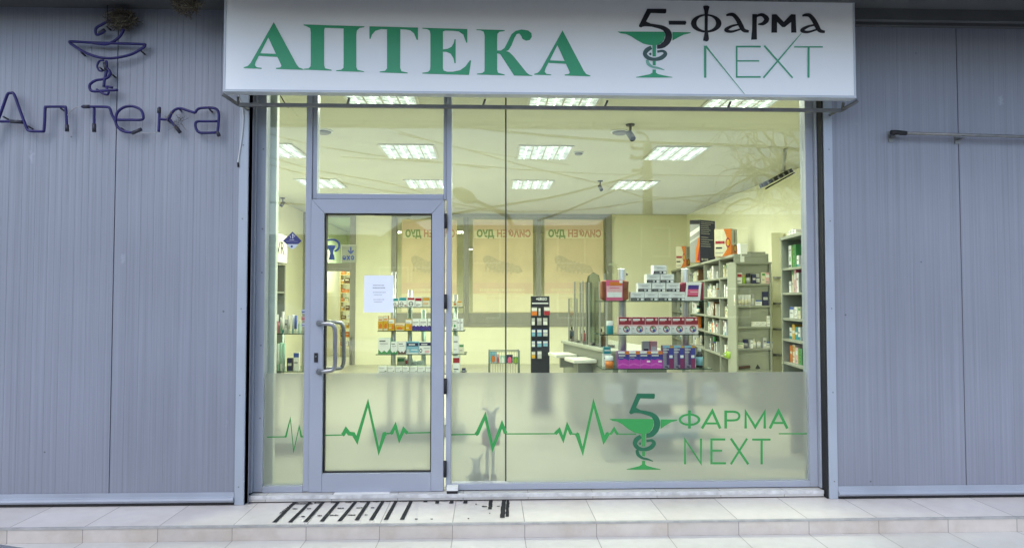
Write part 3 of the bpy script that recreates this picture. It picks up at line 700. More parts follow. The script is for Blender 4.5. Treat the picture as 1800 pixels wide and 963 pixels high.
nest('bird_nest', 'dark tuft of nest twigs caught on top of the tube snake', 214, 36, 26, 17, NY, 420, 1)
nest('bird_nest', 'swallow nest of mud and straw hanging under the eave near the signboard', 329, 6, 24, 20, -0.40, 520, 2)
nest('straw_wisp', 'thin wisp of straw stuck on the leg of a tube letter', 309, 213, 15, 15, NY, 26, 3, core=False)
# dangling cables and wires
def cable(label, pts, r, m, tip=None, name='cable'):
    t = thing(name, label, 'cable', pts[0])
    b = MB(); b.tube([Vector(q) for q in smooth([tuple(p) for p in pts], 6)], r, 7); b.build('cable_sheath', m, t)
    if tip: b = MB(); b.tube([pts[-1], Vector(pts[-1])+Vector(tip)], r*1.7, 7); b.build('connector', black, t)
    return t
wc = mat('white_cable', (0.62, 0.62, 0.62), 0.5)
Mc = Map(380, 130, 5.667, WY-0.02)
cable('loose white cable hanging down the corner trim below the signboard', [Mc.p(*q) for q in ((222,215),(228,250),(255,300),(268,380),(268,500),(252,650),(232,780),(216,885))], 0.0042, wc, (0.004, 0, -0.03))
Mc2 = Map(380, 130, 5.667, -0.12)
cable('short black cable hanging in front of the left pane under the signboard', [Mc2.p(*q) for q in ((600,150),(640,215),(665,262),(705,320))], 0.0035, black, (0.012, 0, -0.012))
t = cable('thin wire running along the top of the left wall to the signboard', [at(u, v, WY-0.02) for u, v in ((-40,-10),(110,0),(250,3),(330,5),(394,8))], 0.003, MATS['grey_wire'])
# the rod on the right wall
t = thing('wall_rod', 'grey metal rod held level on the right wall, dark cap at its end', 'rod', (at(1690, 237, WY-0.06).x, WY-0.06, at(1690, 237, WY-0.06).z))
b = MB(); p0 = at(1590, 234.5, WY-0.06); p1 = at(1900, 243.5, WY-0.06)
b.tube([p0, p1], 0.0115, 12); b.build('tube', mat('rod_metal', (0.22,0.22,0.215), 0.38, 0.15, 18, metal=0.6), t)
pc = at(1566, 233, WY-0.06); b = MB(); b.tube([pc, pc.lerp(p0, 0.3), p0+Vector((0.012,0,0))], [0.017, 0.02, 0.016], 10)
b.build('end_cap', black, t)
for u in (1574, 1692):
    q = at(u, 235+(u-1574)*0.03, WY-0.06); b = MB(); b.box((q.x-0.014, WY-0.06-0.022, q.z-0.02), (q.x+0.014, WY-0.001, q.z-0.0155)); b.box((q.x-0.02, WY-0.008, q.z-0.05), (q.x+0.02, WY-0.0008, q.z+0.03)); b.build('wall_bracket', MATS['rod_metal'], t)

# anti-slip tape on the step
Mz = lambda x, y: atz(430+x/3.673, 830+y/3.673, 0.0015)
tape = mat('black_grit_tape', (0.016, 0.016, 0.018), 0.9, 0.35, 60, bump=0.4)
def tape_strip(pts, w_, label, group=None, frac=1.0, jag=0.0, seed=0):
    rnd = random.Random(seed)
    (x0, y0), (x1, y1) = pts
    n = 14; L = []; Rr = []
    for i in range(n+1):
        t_ = i/n; x = x0+(x1-x0)*t_; y = y0+(y1-y0)*t_; wv = w_*(0.86+0.3*t_)
        L.append(Mz(x-wv/2-rnd.uniform(0, jag), y)); Rr.append(Mz(x+wv/2+rnd.uniform(0, jag), y))
    b = MB()
    for i in range(n):
        a = [L[i], Rr[i], Rr[i+1], L[i+1]]
        lo = [Vector((p.x, p.y, 0.0004)) for p in a]; b.face(a[::-1])
        b.face([lo[0], a[0], a[3], lo[3]]); b.face([a[1], lo[1], lo[2], a[2]])
    o = b.build('anti_slip_strip', tape, fix=False)
    return tag(o, label, 'tape strip', group)
bars = [(342,192,173,320),(445,292,168,320),(527,392,167,317),(624,497,166,314),(736,612,164,312),(819,722,162,306),(908,816,160,306),(991,911,158,304),(1089,1015,156,303)]
for i, (xt, xb_, yt, yb_) in enumerate(bars):
    lab = ['slanted black tape strip, leftmost of the row on the step before the door'] + ['slanted black tape strip on the step, %s from the left in the row' % ORD[k] for k in range(1, 8)] + ['slanted black tape strip at the right end of the unbroken row']
    tape_strip([(xt, yt), (xb_, yb_)], 23, lab[i], 'tape strips on the step', jag=1.0, seed=i)
for i, (x0, x1, y0, y1, wv, lab) in enumerate([(1177,1165,155,190,20,'short worn stub of tape, first one right of the slanted strips'),(1249,1243,162,198,17,'short worn stub of tape, second one right of the slanted strips'),
        (1346,1334,160,198,18,'short worn stub of tape, third one right of the slanted strips'),(1434,1424,155,198,18,'short worn stub of tape, fourth and last of the short ones'),
        (1592,1584,155,236,18,'half length worn tape strip just left of the longest upright strip'),(1676,1664,150,291,24,'longest upright worn tape strip near the right end of the tape marks'),(1703,1694,150,284,14,'narrow ragged tape remnant against the right end of the marks')]):
    tape_strip([(x0, y0), (x1, y1)], wv, lab, 'tape strips on the step', jag=4.5, seed=20+i)
b = MB(); rnd = random.Random(5)
for (xa_, xb_, y) in [(335,440,200),(450,512,195),(555,602,192),(650,690,190),(745,792,188),(830,870,187),(915,942,185),(1000,1050,183),(1095,1140,181),(1190,1235,181),(1265,1312,181),(1360,1412,180),(1440,1480,178),(1515,1556,177),(365,390,282),(470,498,277),(550,605,274),(665,716,273),(775,795,272),(308,342,233),(402,430,232),(600,640,229),(720,745,227),(748,762,226),(815,837,226),(1533,1565,217),(1630,1647,217),(1490,1500,203),(1578,1586,262),(1100,1118,299),(1200,1215,299),(1440,1450,296)]:
    n = 5
    for i in range(n):
        x0 = xa_+(xb_-xa_)*i/n; x1 = xa_+(xb_-xa_)*(i+0.94)/n; h0 = rnd.uniform(2.0, 4.2)
        b.face([Mz(x0, y+h0), Mz(x1, y+h0*0.8), Mz(x1, y-h0), Mz(x0, y-h0*0.8)])
# grey ghost of a torn strip
for x0, y0, x1, y1 in ((230,262,330,180),(245,258,345,186)):
    for i in range(9):
        t0 = i/9; t1 = (i+0.8)/9; j = rnd.uniform(-4, 4)
        b.face([Mz(x0+(x1-x0)*t0-4+j, y0+(y1-y0)*t0), Mz(x0+(x1-x0)*t0+4+j, y0+(y1-y0)*t0), Mz(x0+(x1-x0)*t1+7, y0+(y1-y0)*t1), Mz(x0+(x1-x0)*t1-7, y0+(y1-y0)*t1)])
o = b.build('adhesive_residue', mat('tape_residue', (0.035, 0.033, 0.035), 0.8, 0.4, 50), fix=False)
tag(o, 'thin broken black glue lines left between and beside the tape strips', 'residue', kind='stuff')

# notice and stickers on the glass
def flat_thing(name, label, cat, u0, v0, u1, v1, Y, m, th=0.0006):
    p = at((u0+u1)/2, (v0+v1)/2, Y); w_ = (at(u1, v0, Y)-at(u0, v0, Y)).x/2; h_ = (at(u0, v0, Y)-at(u0, v1, Y)).z/2
    b = MB().box((p.x-w_, Y, p.z-h_), (p.x+w_, Y+th, p.z+h_)); o = b.build(name, m); return tag(o, label, cat), p, w_, h_
nt_, p, w_, h_ = flat_thing('paper_notice', 'white sheet of paper with short printed notice taped inside the door glass', 'notice', 640, 484, 691.5, 549, -0.0115, paper)
Mp = Map(630, 475, 11.33, -0.012)
rnd = random.Random(11)
for x0, x1, y, hh in ((290,510,300,11),(285,535,349,13),(290,545,440,8),(305,475,487,7),(300,515,582,8),(310,475,627,8)):
    x = x0; b = MB()
    while x < x1-8:
        l = rnd.uniform(10, 32); ribbon(b, Mp, [(x, y), (min(x+l, x1), y)], hh, 0.0); x += l+rnd.uniform(3, 8)
    b.build('text_line', ink, nt_, fix=False)

navy = mat('navy_print', (0.03, 0.035, 0.16), 0.4, 0.05)
Mk = Map(480, 395, 13.754, -0.0115)
t = thing('window_sticker', 'dark blue kite shaped sticker with white emblem on the left pane', 'sticker', Mk.p(465, 400))
b = MB(); shape(b, Mk, [(470,170),(690,395),(605,470),(330,470),(238,390)]); b.build('sticker_face', navy, t, fix=False)
b = MB(); ribbon(b, Mk, [(405,265),(420,290),(432,325)], 10, 0.0006); ribbon(b, Mk, [(478,215),(478,335)], 16, 0.0006); ribbon(b, Mk, [(455,250),(500,250)], 9, 0.001); ribbon(b, Mk, [(505,265),(520,262),(526,278),(512,290)], 9, 0.0006); ribbon(b, Mk, [(400,360),(435,362)], 9, 0.0006); ribbon(b, Mk, [(445,365),(510,366)], 9, 0.0006)
ribbon(b, Mk, [(310,402),(600,405)], 3, 0.0006); b.build('emblem', mat('white_print', (0.75,0.76,0.8), 0.5, 0.02), t, fix=False)
b = MB(); shape(b, Mk, [(330,474),(605,474),(540,560),(455,590),(400,560)]); b.build('sticker_tail', mat('pale_print', (0.55,0.6,0.66), 0.5, 0.03), t, fix=False)
b = MB(); shape(b, Mk, ellipse(452,525,28,26), 0.0006); b.build('emblem', navy, t, fix=False)
for i, (v0, v1, c_, lab) in enumerate(((544,551,(0.45,0.5,0.6),'small blue and white card label, top of three on the left pane edge'),(556,563,(0.45,0.25,0.22),'small red and blue card label, middle of three on the left pane edge'),(568,574,(0.5,0.53,0.6),'small grey card label, bottom of three on the left pane edge'))):
    o, p, w_, h_ = flat_thing('card_sticker', lab, 'sticker', 530, v0, 538.3, v1, -0.0115, mat('card_print_%d' % i, c_, 0.5)); o['group'] = 'card labels on the left pane'
    MB().box((p.x-w_*0.8, -0.0122, p.z-h_*0.5), (p.x+w_*0.7, -0.0118, p.z+h_*0.1)).build('printed_band', navy if i != 1 else mat('red_print', (0.4,0.05,0.05)), o)

# ================================================================ INTERIOR
lamp_m = bpy.data.materials.new('lit_louvre'); lamp_m.use_nodes = True
t_ = lamp_m.node_tree; t_.nodes.clear()
o_ = t_.nodes.new('ShaderNodeOutputMaterial'); em = t_.nodes.new('ShaderNodeEmission'); em.inputs[0].default_value = (0.86, 1.0, 0.84, 1)
tc = t_.nodes.new('ShaderNodeTexCoord'); n_ = t_.nodes.new('ShaderNodeTexNoise'); n_.inputs['Scale'].default_value = 16; n_.inputs['Detail'].default_value = 3
mr_ = t_.nodes.new('ShaderNodeMapRange'); mr_.inputs['From Min'].default_value = 0.35; mr_.inputs['From Max'].default_value = 0.65; mr_.inputs['To Min'].default_value = 0.30; mr_.inputs['To Max'].default_value = 0.95
t_.links.new(tc.outputs['Object'], n_.inputs['Vector']); t_.links.new(n_.outputs['Fac'], mr_.inputs['Value']); t_.links.new(mr_.outputs['Result'], em.inputs['Strength']); t_.links.new(em.outputs[0], o_.inputs[0])
tube_m = bpy.data.materials.new('lit_tube'); tube_m.use_nodes = True; b_ = tube_m.node_tree.nodes['Principled BSDF']
b_.inputs['Emission Color'].default_value = (*LAMP_COL, 1); b_.inputs['Emission Strength'].default_value = 1.5
louvre_m = mat('louvre_metal', (0.6,0.6,0.58), 0.35, 0.05)
LW, LD = 0.6, 0.74
def lamp_light(parent, x, y, z, sx, sy, watts, spread=160):
    l = bpy.data.lights.new('lamp_light', 'AREA'); l.shape = 'RECTANGLE'; l.size = sx; l.size_y = sy; l.energy = watts; l.color = LAMP_COL; l.spread = R(spread)
    o = bpy.data.objects.new('lamp_light', l); col.objects.link(o); o.parent = parent; o.location = Vector((x, y, z))-Vector(parent.location); return o
rows = [(0.45, 'nearest the shop window'), (2.83, 'in the middle row'), (5.17, 'in the far row')]
cols_ = [(-2.57, 'leftmost'), (-0.95, 'second from left'), (0.67, 'third from left'), (2.27, 'rightmost')]
def ceiling_light(x, y, label):
    z = CE-0.004
    t = thing('ceiling_light', label, 'ceiling light', (x, y+LD/2, CE-0.05), 'lit louvre panels in the shop ceiling')
    b = MB(); f_ = 0.022; zf = CE-0.012
    b.box((x-LW/2-f_, y-f_, zf), (x+LW/2+f_, y, z)); b.box((x-LW/2-f_, y+LD, zf), (x+LW/2+f_, y+LD+f_, z)); b.box((x-LW/2-f_, y+0.0005, zf), (x-LW/2, y+LD-0.0005, z)); b.box((x+LW/2, y+0.0005, zf), (x+LW/2+f_, y+LD-0.0005, z))
    b.build('frame', louvre_m, t)
    b = MB(); b.face([(x-LW/2, y, z-0.001), (x-LW/2, y+LD, z-0.001), (x+LW/2, y+LD, z-0.001), (x+LW/2, y, z-0.001)]); b.build('diffuser', lamp_m, t, fix=False)
    for k in range(3):
        xx = x-LW/2+LW*(k+1)/4; MB().box((xx-0.008, y+0.001, zf+0.001), (xx+0.008, y+LD-0.001, z-0.0015)).build('divider', louvre_m, t)
    b = MB()
    for k in range(9): yy = y+LD*(k+1)/10; b.box((x-LW/2+0.001, yy-0.0025, zf+0.0035), (x+LW/2-0.001, yy+0.0025, z-0.002))
    b.build('louvre', louvre_m, t)
    for k in range(4):
        xx = x-LW/2+LW*(k+0.5)/4; MB().tube([(xx, y+0.03, zf+0.002), (xx, y+LD-0.03, zf+0.002)], 0.008, 6).build('tube_lamp', tube_m, t)
    lamp_light(t, x, y+LD/2, zf-0.004, LW*0.96, LD*0.96, LAMP_POWER*(1.75 if y > 5 else 0.95), 180 if y > 5 else 162)
for ri, (y, rn) in enumerate(rows):
    for ci, (x, cn) in enumerate(cols_):
        if ri == 0 and ci == 0: continue
        ceiling_light(x, y, 'lit louvred ceiling light %s, %s' % (rn, ['leftmost','second from left','third from left','rightmost'][ci] if ri else ['','leftmost','middle one','rightmost'][ci]))
# things on the ceiling
dkgrey = mat('dark_grey_plastic', (0.035,0.035,0.04), 0.45, 0.1)
midgrey = mat('mid_grey_plastic', (0.2,0.2,0.2), 0.5, 0.05)
def on_ceiling(u, v):  return atz(u, v, CE)
def cam_thing(u, v, zdrop, label, s=1.0, flip=1):
    p = on_ceiling(u, v); t = thing('security_camera', label, 'security camera', (p.x, p.y, CE-0.001), 'cameras under the shop ceiling')
    b = MB(); b.lathe((p.x, p.y, CE-0.02*s), [(0.05*s, 0), (0.06*s, 0.019*s)], 16); b.build('mount', dkgrey, t)
    b = MB(); b.tube([(p.x, p.y, CE-0.02*s), (p.x, p.y, CE-zdrop*0.5)], 0.016*s, 10); b.build('stem', midgrey, t)
    b = MB(); q = Vector((p.x, p.y, CE-zdrop*0.5)); d = Vector((0.02*flip, -0.05, -0.06))*s
    b.tube([q-d*0.6, q+d], 0.042*s, 12); b.build('camera_body', midgrey, t)
    b = MB(); b.tube([q+d, q+d*1.08], 0.036*s, 12); b.build('lens', black, t)
cam_thing(1108, 219, 0.22, 'grey camera on dark mount under the ceiling, nearest the window glass', 0.8)
cam_thing(1055, 318, 0.2, 'small dark camera hanging from the ceiling between two far light panels', 0.7)
cam_thing(497, 348, 0.2, 'dark camera under the ceiling seen through the left pane', 0.75, -1)
def detector(u, v, r, label, sq=1):
    p = on_ceiling(u, v); t = thing('smoke_detector', label, 'smoke detector', (p.x, p.y, CE-0.001), 'round detectors on the shop ceiling')
    MB().lathe((p.x, p.y, CE-0.035), [(r*0.55, 0), (r*0.8, 0.012), (r*0.85, 0.022)], 20).build('cap', midgrey, t); MB().lathe((p.x, p.y, CE-0.012), [(r, 0), (r, 0.0115)], 20).build('base', white, t)
detector(1017, 268, 0.06, 'small round detector beside the middle row light panel')
detector(1090, 231, 0.10, 'wide round detector left of the nearest ceiling camera')
detector(568, 230, 0.10, 'wide round detector seen above the door, behind the mullion')
# hanging dark lamp at right
pc = on_ceiling(1380, 262)
t = thing('hanging_lamp', 'black slatted lamp hung on pale stem from the ceiling at the right', 'lamp', (pc.x, pc.y, CE-0.001))
Yh = pc.y; a0 = at(1338, 325, Yh); a1 = at(1388, 299, Yh)
MB().tube([(pc.x, Yh, CE-0.001), at(1377, 301, Yh)], 0.024, 10).build('stem', mat('pale_stem', (0.55,0.56,0.55), 0.4), t)
dv = a1-a0; nv = Vector((-dv.z, 0, dv.x)).normalized()
b = MB(); b.obox(a0-nv*0.035-Vector((0,0.07,0)), dv, Vector((0,0.14,0)), nv*0.045); b.build('housing', black, t, bevel=0.006)
b = MB()
for k in range(5): b.obox(a0+dv*(0.12+0.18*k)-nv*0.0345-Vector((0,0.0725,0)), dv*0.05, Vector((0,0.002,0)), nv*0.044)
b.build('cooling_fin', midgrey, t)
b = MB(); b.tube([a0-nv*0.065+dv*0.06, a1-nv*0.055+dv*0.1], 0.009, 6); b.build('reflector_bar', black, t)
# pale pillar behind the left pane
o = MB().box((at(455, 523, 0.12).x, 0.08, FL), (at(486.5, 523, 0.12).x, 0.14, CE-0.003)).build('pillar', mat('pillar_paint', (0.74,0.78,0.70), 0.6, 0.03, 2), bevel=0.006); tag(o, 'pale green square pillar just inside the left pane', 'pillar')

acryl = glass_mat('clear_acrylic', (0.92,0.93,0.91), 1.25)
# ---------------------------------------------------------------- back partition
PY = 9.3
PT = thing('partition_wall', 'cream partition at the back of the shop with three poster windows and doorway', 'wall', (0.5, PY+0.06, FL))
def PX(u): return at(u, 480, PY).x
def PZ(v): return at(860, v, PY).z
b = MB(); xd0, xd1, xw0, xw1 = PX(556), PX(625), PX(688), PX(1076)
zw0, zw1 = PZ(574), PZ(376)
zdh = PZ(383)
b.box((XL+0.002, PY, FL+0.001), (xd0, PY+0.12, CE-0.004)); b.box((xd1, PY, FL+0.001), (xw0, PY+0.12, CE-0.004)); b.box((xw1, PY, FL+0.001), (XR-0.002, PY+0.12, CE-0.004))
b.box((xw0+0.001, PY, FL+0.001), (xw1-0.001, PY+0.12, zw0)); b.box((xw0+0.001, PY, zw1), (xw1-0.001, PY+0.12, CE-0.004)); b.box((xd0+0.001, PY, zw1), (xd1-0.001, PY+0.12, CE-0.004))
b.build('plaster_wall', cream, PT)
alu_in = mat('partition_aluminium', (0.30,0.30,0.27), 0.4, 0.05)
wu = [(688, 697), (814.5, 824), (943, 951), (1066, 1075.5)]
for i in range(3):
    fr = empty_part('window', (PX((wu[i][0]+wu[i+1][1])/2), PY, zw0)); fr.location = Vector(fr.location)-Vector(PT.location); fr.parent = PT
    ua = wu[i][0] if i == 0 else (wu[i][0]+wu[i][1])/2+0.2; ub = wu[i+1][1] if i == 2 else (wu[i+1][0]+wu[i+1][1])/2-0.2
    b = MB(); f0, f1 = PX(wu[i][1]), PX(wu[i+1][0]); y0, y1 = PY-0.03, PY+0.1
    b.box((PX(ua), y0, zw0), (f0, y1, zw1)); b.box((f1, y0, zw0), (PX(ub), y1, zw1)); zt, zb = PZ(382), PZ(569)
    b.box((f0+0.001, y0, zt), (f1-0.001, y1, zw1)); b.box((f0+0.001, y0, zw0), (f1-0.001, y1, zb))
    b.box((f0+0.001, PY+0.0, zb+0.001), (f1-0.001, PY+0.05, PZ(550)))
    b.build('window_frame', alu_in, fr)
    MB().box((f0+0.001, PY+0.055, zb), (f1-0.001, PY+0.061, zt)).build('pane', acryl, fr)
# doorway set of the partition
dj = empty_part('doorway', (PX(590), PY, FL)); dj.location = Vector(dj.location)-Vector(PT.location); dj.parent = PT
b = MB(); z1 = PZ(463); z2 = PZ(477)
b.box((PX(615.5), PY-0.03, FL), (xd1-0.001, PY+0.1, zw1)); b.box((xd0+0.001, PY-0.03, FL), (PX(566), PY+0.1, zw1)); b.box((PX(566)+0.001, PY-0.03, z2), (PX(615.5)-0.001, PY+0.1, z1)); b.box((PX(566)+0.001, PY-0.03, PZ(383)), (PX(615.5)-0.001, PY+0.1, zw1))
b.build('door_frame', alu_in, dj, bevel=0.004)
MB().box((PX(566)+0.001, PY+0.03, z1), (PX(615.5)-0.001, PY+0.036, PZ(383))).build('transom_pane', glass_in, dj)
MB().tube([(PX(619), PY-0.06, PZ(645)), (PX(619), PY-0.06, PZ(590))], 0.012, 8).build('door_handle', steel, dj)
# narrow dark upright left of the doorway
o = MB().box((PX(530), PY-0.2, FL), (PX(543), PY-0.05, PZ(372))).build('upright_post', lam_d, bevel=0.005); tag(o, 'grey upright post standing left of the back doorway', 'post')
# signs over the doorway
blue = mat('blue_print', (0.05,0.10,0.55), 0.4, 0.05)
Mb2 = Map(565, 400, 9.63, PY-0.04)
t = thing('cup_emblem_sign', 'blue cup and snake emblem on the glass over the back doorway', 'sign', Mb2.p(200, 560))
b = MB(); shape(b, Mb2, [(90,295),(240,300),(235,340),(205,380),(200,440),(215,470),(225,545),(120,545),(140,470),(150,440),(140,390),(100,350)]); b.build('cup', blue, t, fix=False)
b = MB(); ribbon(b, Mb2, [(95,215,26),(170,205,30),(240,215,34),(290,260,36),(300,320,36),(270,375,34),(220,400,28)], dy=0.001, curve=True); b.build('snake', blue, t, fix=False)
t, p, w_, h_ = flat_thing('entrance_sign', 'white square sign with blue arrow and word over the back doorway', 'sign', 599.5, 430.5, 626, 461.5, PY-0.045, mat('sign_board_grey', (0.42,0.45,0.43), 0.5), 0.008)
b = MB(); y_ = PY-0.047; b.box((p.x-w_, y_, p.z-h_), (p.x-w_+0.014, y_+0.0015, p.z+h_)); b.box((p.x-w_+0.0142, y_, p.z+h_-0.014), (p.x+w_, y_+0.0015, p.z+h_)); b.build('rim', white, t)
b = MB(); M3 = Map(565, 400, 9.63, PY-0.047); ribbon(b, M3, [(497,325),(497,430)], 22); ribbon(b, M3, [(452,385),(497,440),(545,385)], 20, 0.001); b.build('arrow', blue, t, fix=False)
b = MB(); shape(b, M3, [ellipse(385,510,28,38), ellipse(385,500,12,16)]); ribbon(b, M3, [(412,500),(398,545)], 16, 0.001)
ribbon(b, M3, [(432,475),(482,548)], 18, 0.001); ribbon(b, M3, [(482,475),(432,548)], 18, 0.0015); shape(b, M3, [ellipse(525,510,28,38), ellipse(525,510,11,18)]); b.build('word', blue, t, fix=False)
# posters in the back windows
pos_m = []
def poster_mat(name, c_):
    m = mat(name, c_, 0.6, 0.10, 1.6); b_ = m.node_tree.nodes['Principled BSDF']; return m
pm = poster_mat('poster_apricot', (0.76,0.64,0.43)); pl_ = mat('poster_pale', (0.82,0.77,0.56), 0.6, 0.04, 2); ppink = mat('poster_pink', (0.76,0.60,0.44), 0.6, 0.05, 3)
pred = mat('poster_red', (0.60,0.33,0.22), 0.6); pgreen = mat('poster_green', (0.25,0.36,0.16), 0.6); pgrey = mat('poster_grey', (0.62,0.54,0.38), 0.6, 0.1, 20); pwhite = mat('poster_cream_print', (0.8,0.72,0.5), 0.6)
for i, (ua, ub, lab) in enumerate(((706, 803, 'apricot advertising poster seen from behind in the left back window'), (831, 937, 'apricot advertising poster seen from behind in the middle back window'), (957, 1061, 'apricot advertising poster seen from behind in the right back window'))):
    Yp = PY+0.048
    va, vb = 386, 549
    p = at((ua+ub)/2, (va+vb)/2, Yp); wd = at(ub, 470, Yp).x-at(ua, 470, Yp).x; za, zb = at(ua, va, Yp).z, at(ua, vb, Yp).z
    t = thing('poster', lab, 'poster', (p.x, Yp, zb), 'posters in the back windows')
    xs0 = p.x-wd/2
    def rect(x0, y0, x1, y1): return (xs0+wd*x0, za-(za-zb)*y0, xs0+wd*x1, za-(za-zb)*y1)
    def rb(name, q, m, lay):
        x0, z0_, x1, z1_ = rect(*q); b = MB().box((x0, Yp-0.0006*lay-0.0005, z1_), (x1, Yp-0.0006*lay, z0_)); return b.build(name, m, t)
    rb('sheet', (0, 0, 1, 1), pm, 0); rb('header_band', (0.02, 0.03, 0.98, 0.12), ppink, 1); rb('lower_band', (0.0, 0.68, 1, 0.799), ppink, 1); rb('foot_band', (0.0, 0.80, 1, 0.995), pl_, 1); rb('title_band', (0.02, 0.121, 0.98, 0.20), pl_, 1)
    b = MB(); 
    x0, z0_, x1, z1_ = rect(0.28, 0.42, 0.55, 0.60)
    yl = Yp-0.0012
    b.poly([[(p.x+wd*(-0.16+0.17*math.cos(a)), yl, za-(za-zb)*(0.48+0.075*math.sin(a)+0.05*math.cos(a))) for a in [2*math.pi*k/20 for k in range(20)]]])
    b.poly([[(p.x+wd*dx, yl-0.0004, za-(za-zb)*dy_) for dx, dy_ in ((-0.1,0.44),(0.28,0.50),(0.33,0.56),(0.26,0.58),(-0.12,0.54))]])
    for k in range(7): b.poly([[(p.x+wd*dx, yl-0.0008, za-(za-zb)*dy_) for dx, dy_ in ((-0.28+0.07*k,0.40+0.012*k),(-0.25+0.07*k,0.40+0.012*k),(-0.27+0.07*k,0.56+0.005*k),(-0.30+0.07*k,0.56+0.005*k))]])
    b.build('pack_picture', pgrey, t, fix=False)
    zc = za-(za-zb)*0.155
    text_mesh('title_word', 'СИАФЕН', 0.20, pred, t, (xs0+wd*0.68, Yp-0.0022, zc), mirror=True, bold=0.008, width=wd*0.56)
    text_mesh('title_word', 'ДУО', 0.20, pgreen, t, (xs0+wd*0.21, Yp-0.0022, zc), mirror=True, bold=0.010, width=wd*0.29)
    b = MB(); rnd = random.Random(31)
    for yy in (0.745, 0.79, 0.83):
        xx = 0.12+0.1*(yy > 0.8)
        while xx < 0.86-0.1*(yy > 0.8):
            l = rnd.uniform(0.02, 0.05); q = rect(xx, yy, xx+l, yy+0.028); b.box((q[0], Yp-0.0022, q[3]), (q[2], Yp-0.0017, q[1])); xx += l+0.012
    b.build('small_print', pwhite, t)
# back room beyond the partition: added lamp, racks
t = thing('back_room_light', 'added strip light that brightens the back room behind the partition windows', 'strip light', (0.2, 11.3, 2.6))  # lamp added to make the back room bright
b = MB(); b.box((-0.5, 11.25, 2.60), (0.9, 11.35, 2.66)); b.build('housing', white, t); MB().tube([(-0.48, 11.3, 2.585), (0.88, 11.3, 2.585)], 0.016, 8).build('tube_lamp', tube_m, t); lamp_light(t, 0.2, 11.3, 2.56, 1.3, 0.06, 22)
t = thing('back_room_light', 'bright strip light in the storeroom behind the back doorway', 'strip light', (-3.0, 11.0, 3.05))
b = MB(); b.box((-3.05, 10.2, 3.08), (-2.95, 11.9, 3.14)); b.build('housing', white, t); MB().tube([(-3.0, 10.22, 3.065), (-3.0, 11.88, 3.065)], 0.018, 8).build('tube_lamp', tube_m, t); lamp_light(t, -3.0, 11.05, 3.04, 0.06, 1.6, 40)

# ---------------------------------------------------------------- product makers
C_ = {}
def pm_(name, rgb, rough=0.45): return mat('pack_'+name, rgb, rough, 0.04, 20)
for n_, c_ in dict(white=(0.74,0.75,0.74), cream=(0.66,0.63,0.48), black=(0.02,0.02,0.025), grey=(0.3,0.3,0.3), lgrey=(0.5,0.51,0.5), red=(0.34,0.02,0.035), maroon=(0.16,0.012,0.03), pink=(0.66,0.12,0.24), lpink=(0.72,0.42,0.44),
        purple=(0.22,0.02,0.30), magenta=(0.52,0.04,0.42), blue=(0.03,0.08,0.36), navy=(0.012,0.015,0.075), sky=(0.2,0.42,0.55), teal=(0.02,0.25,0.30), green=(0.05,0.26,0.07), lime=(0.26,0.42,0.02), yellow=(0.62,0.36,0.02), orange=(0.62,0.17,0.015),
        amber=(0.45,0.16,0.02), tan=(0.32,0.12,0.04), brown=(0.12,0.06,0.025), mint=(0.4,0.6,0.5), violet=(0.06,0.03,0.22), ochre=(0.52,0.27,0.03), red2=(0.26,0.015,0.03), pink2=(0.62,0.12,0.50), dusk=(0.07,0.03,0.14), mauve=(0.24,0.21,0.30), plum=(0.20,0.02,0.10), royal=(0.04,0.05,0.30)).items(): C_[n_] = pm_(n_, c_)
PROTO = {}
def lines(n, x0, x1, y0, y1, c, seed=1, h=0.5):
    rnd = random.Random(seed); r = []
    for i in range(n):
        y = y0+(y1-y0)*(i+0.5)/n; hh = (y1-y0)/n*h/2
        r.append((x0, y-hh, x0+(x1-x0)*rnd.uniform(0.55, 1), y+hh, c))
    return r
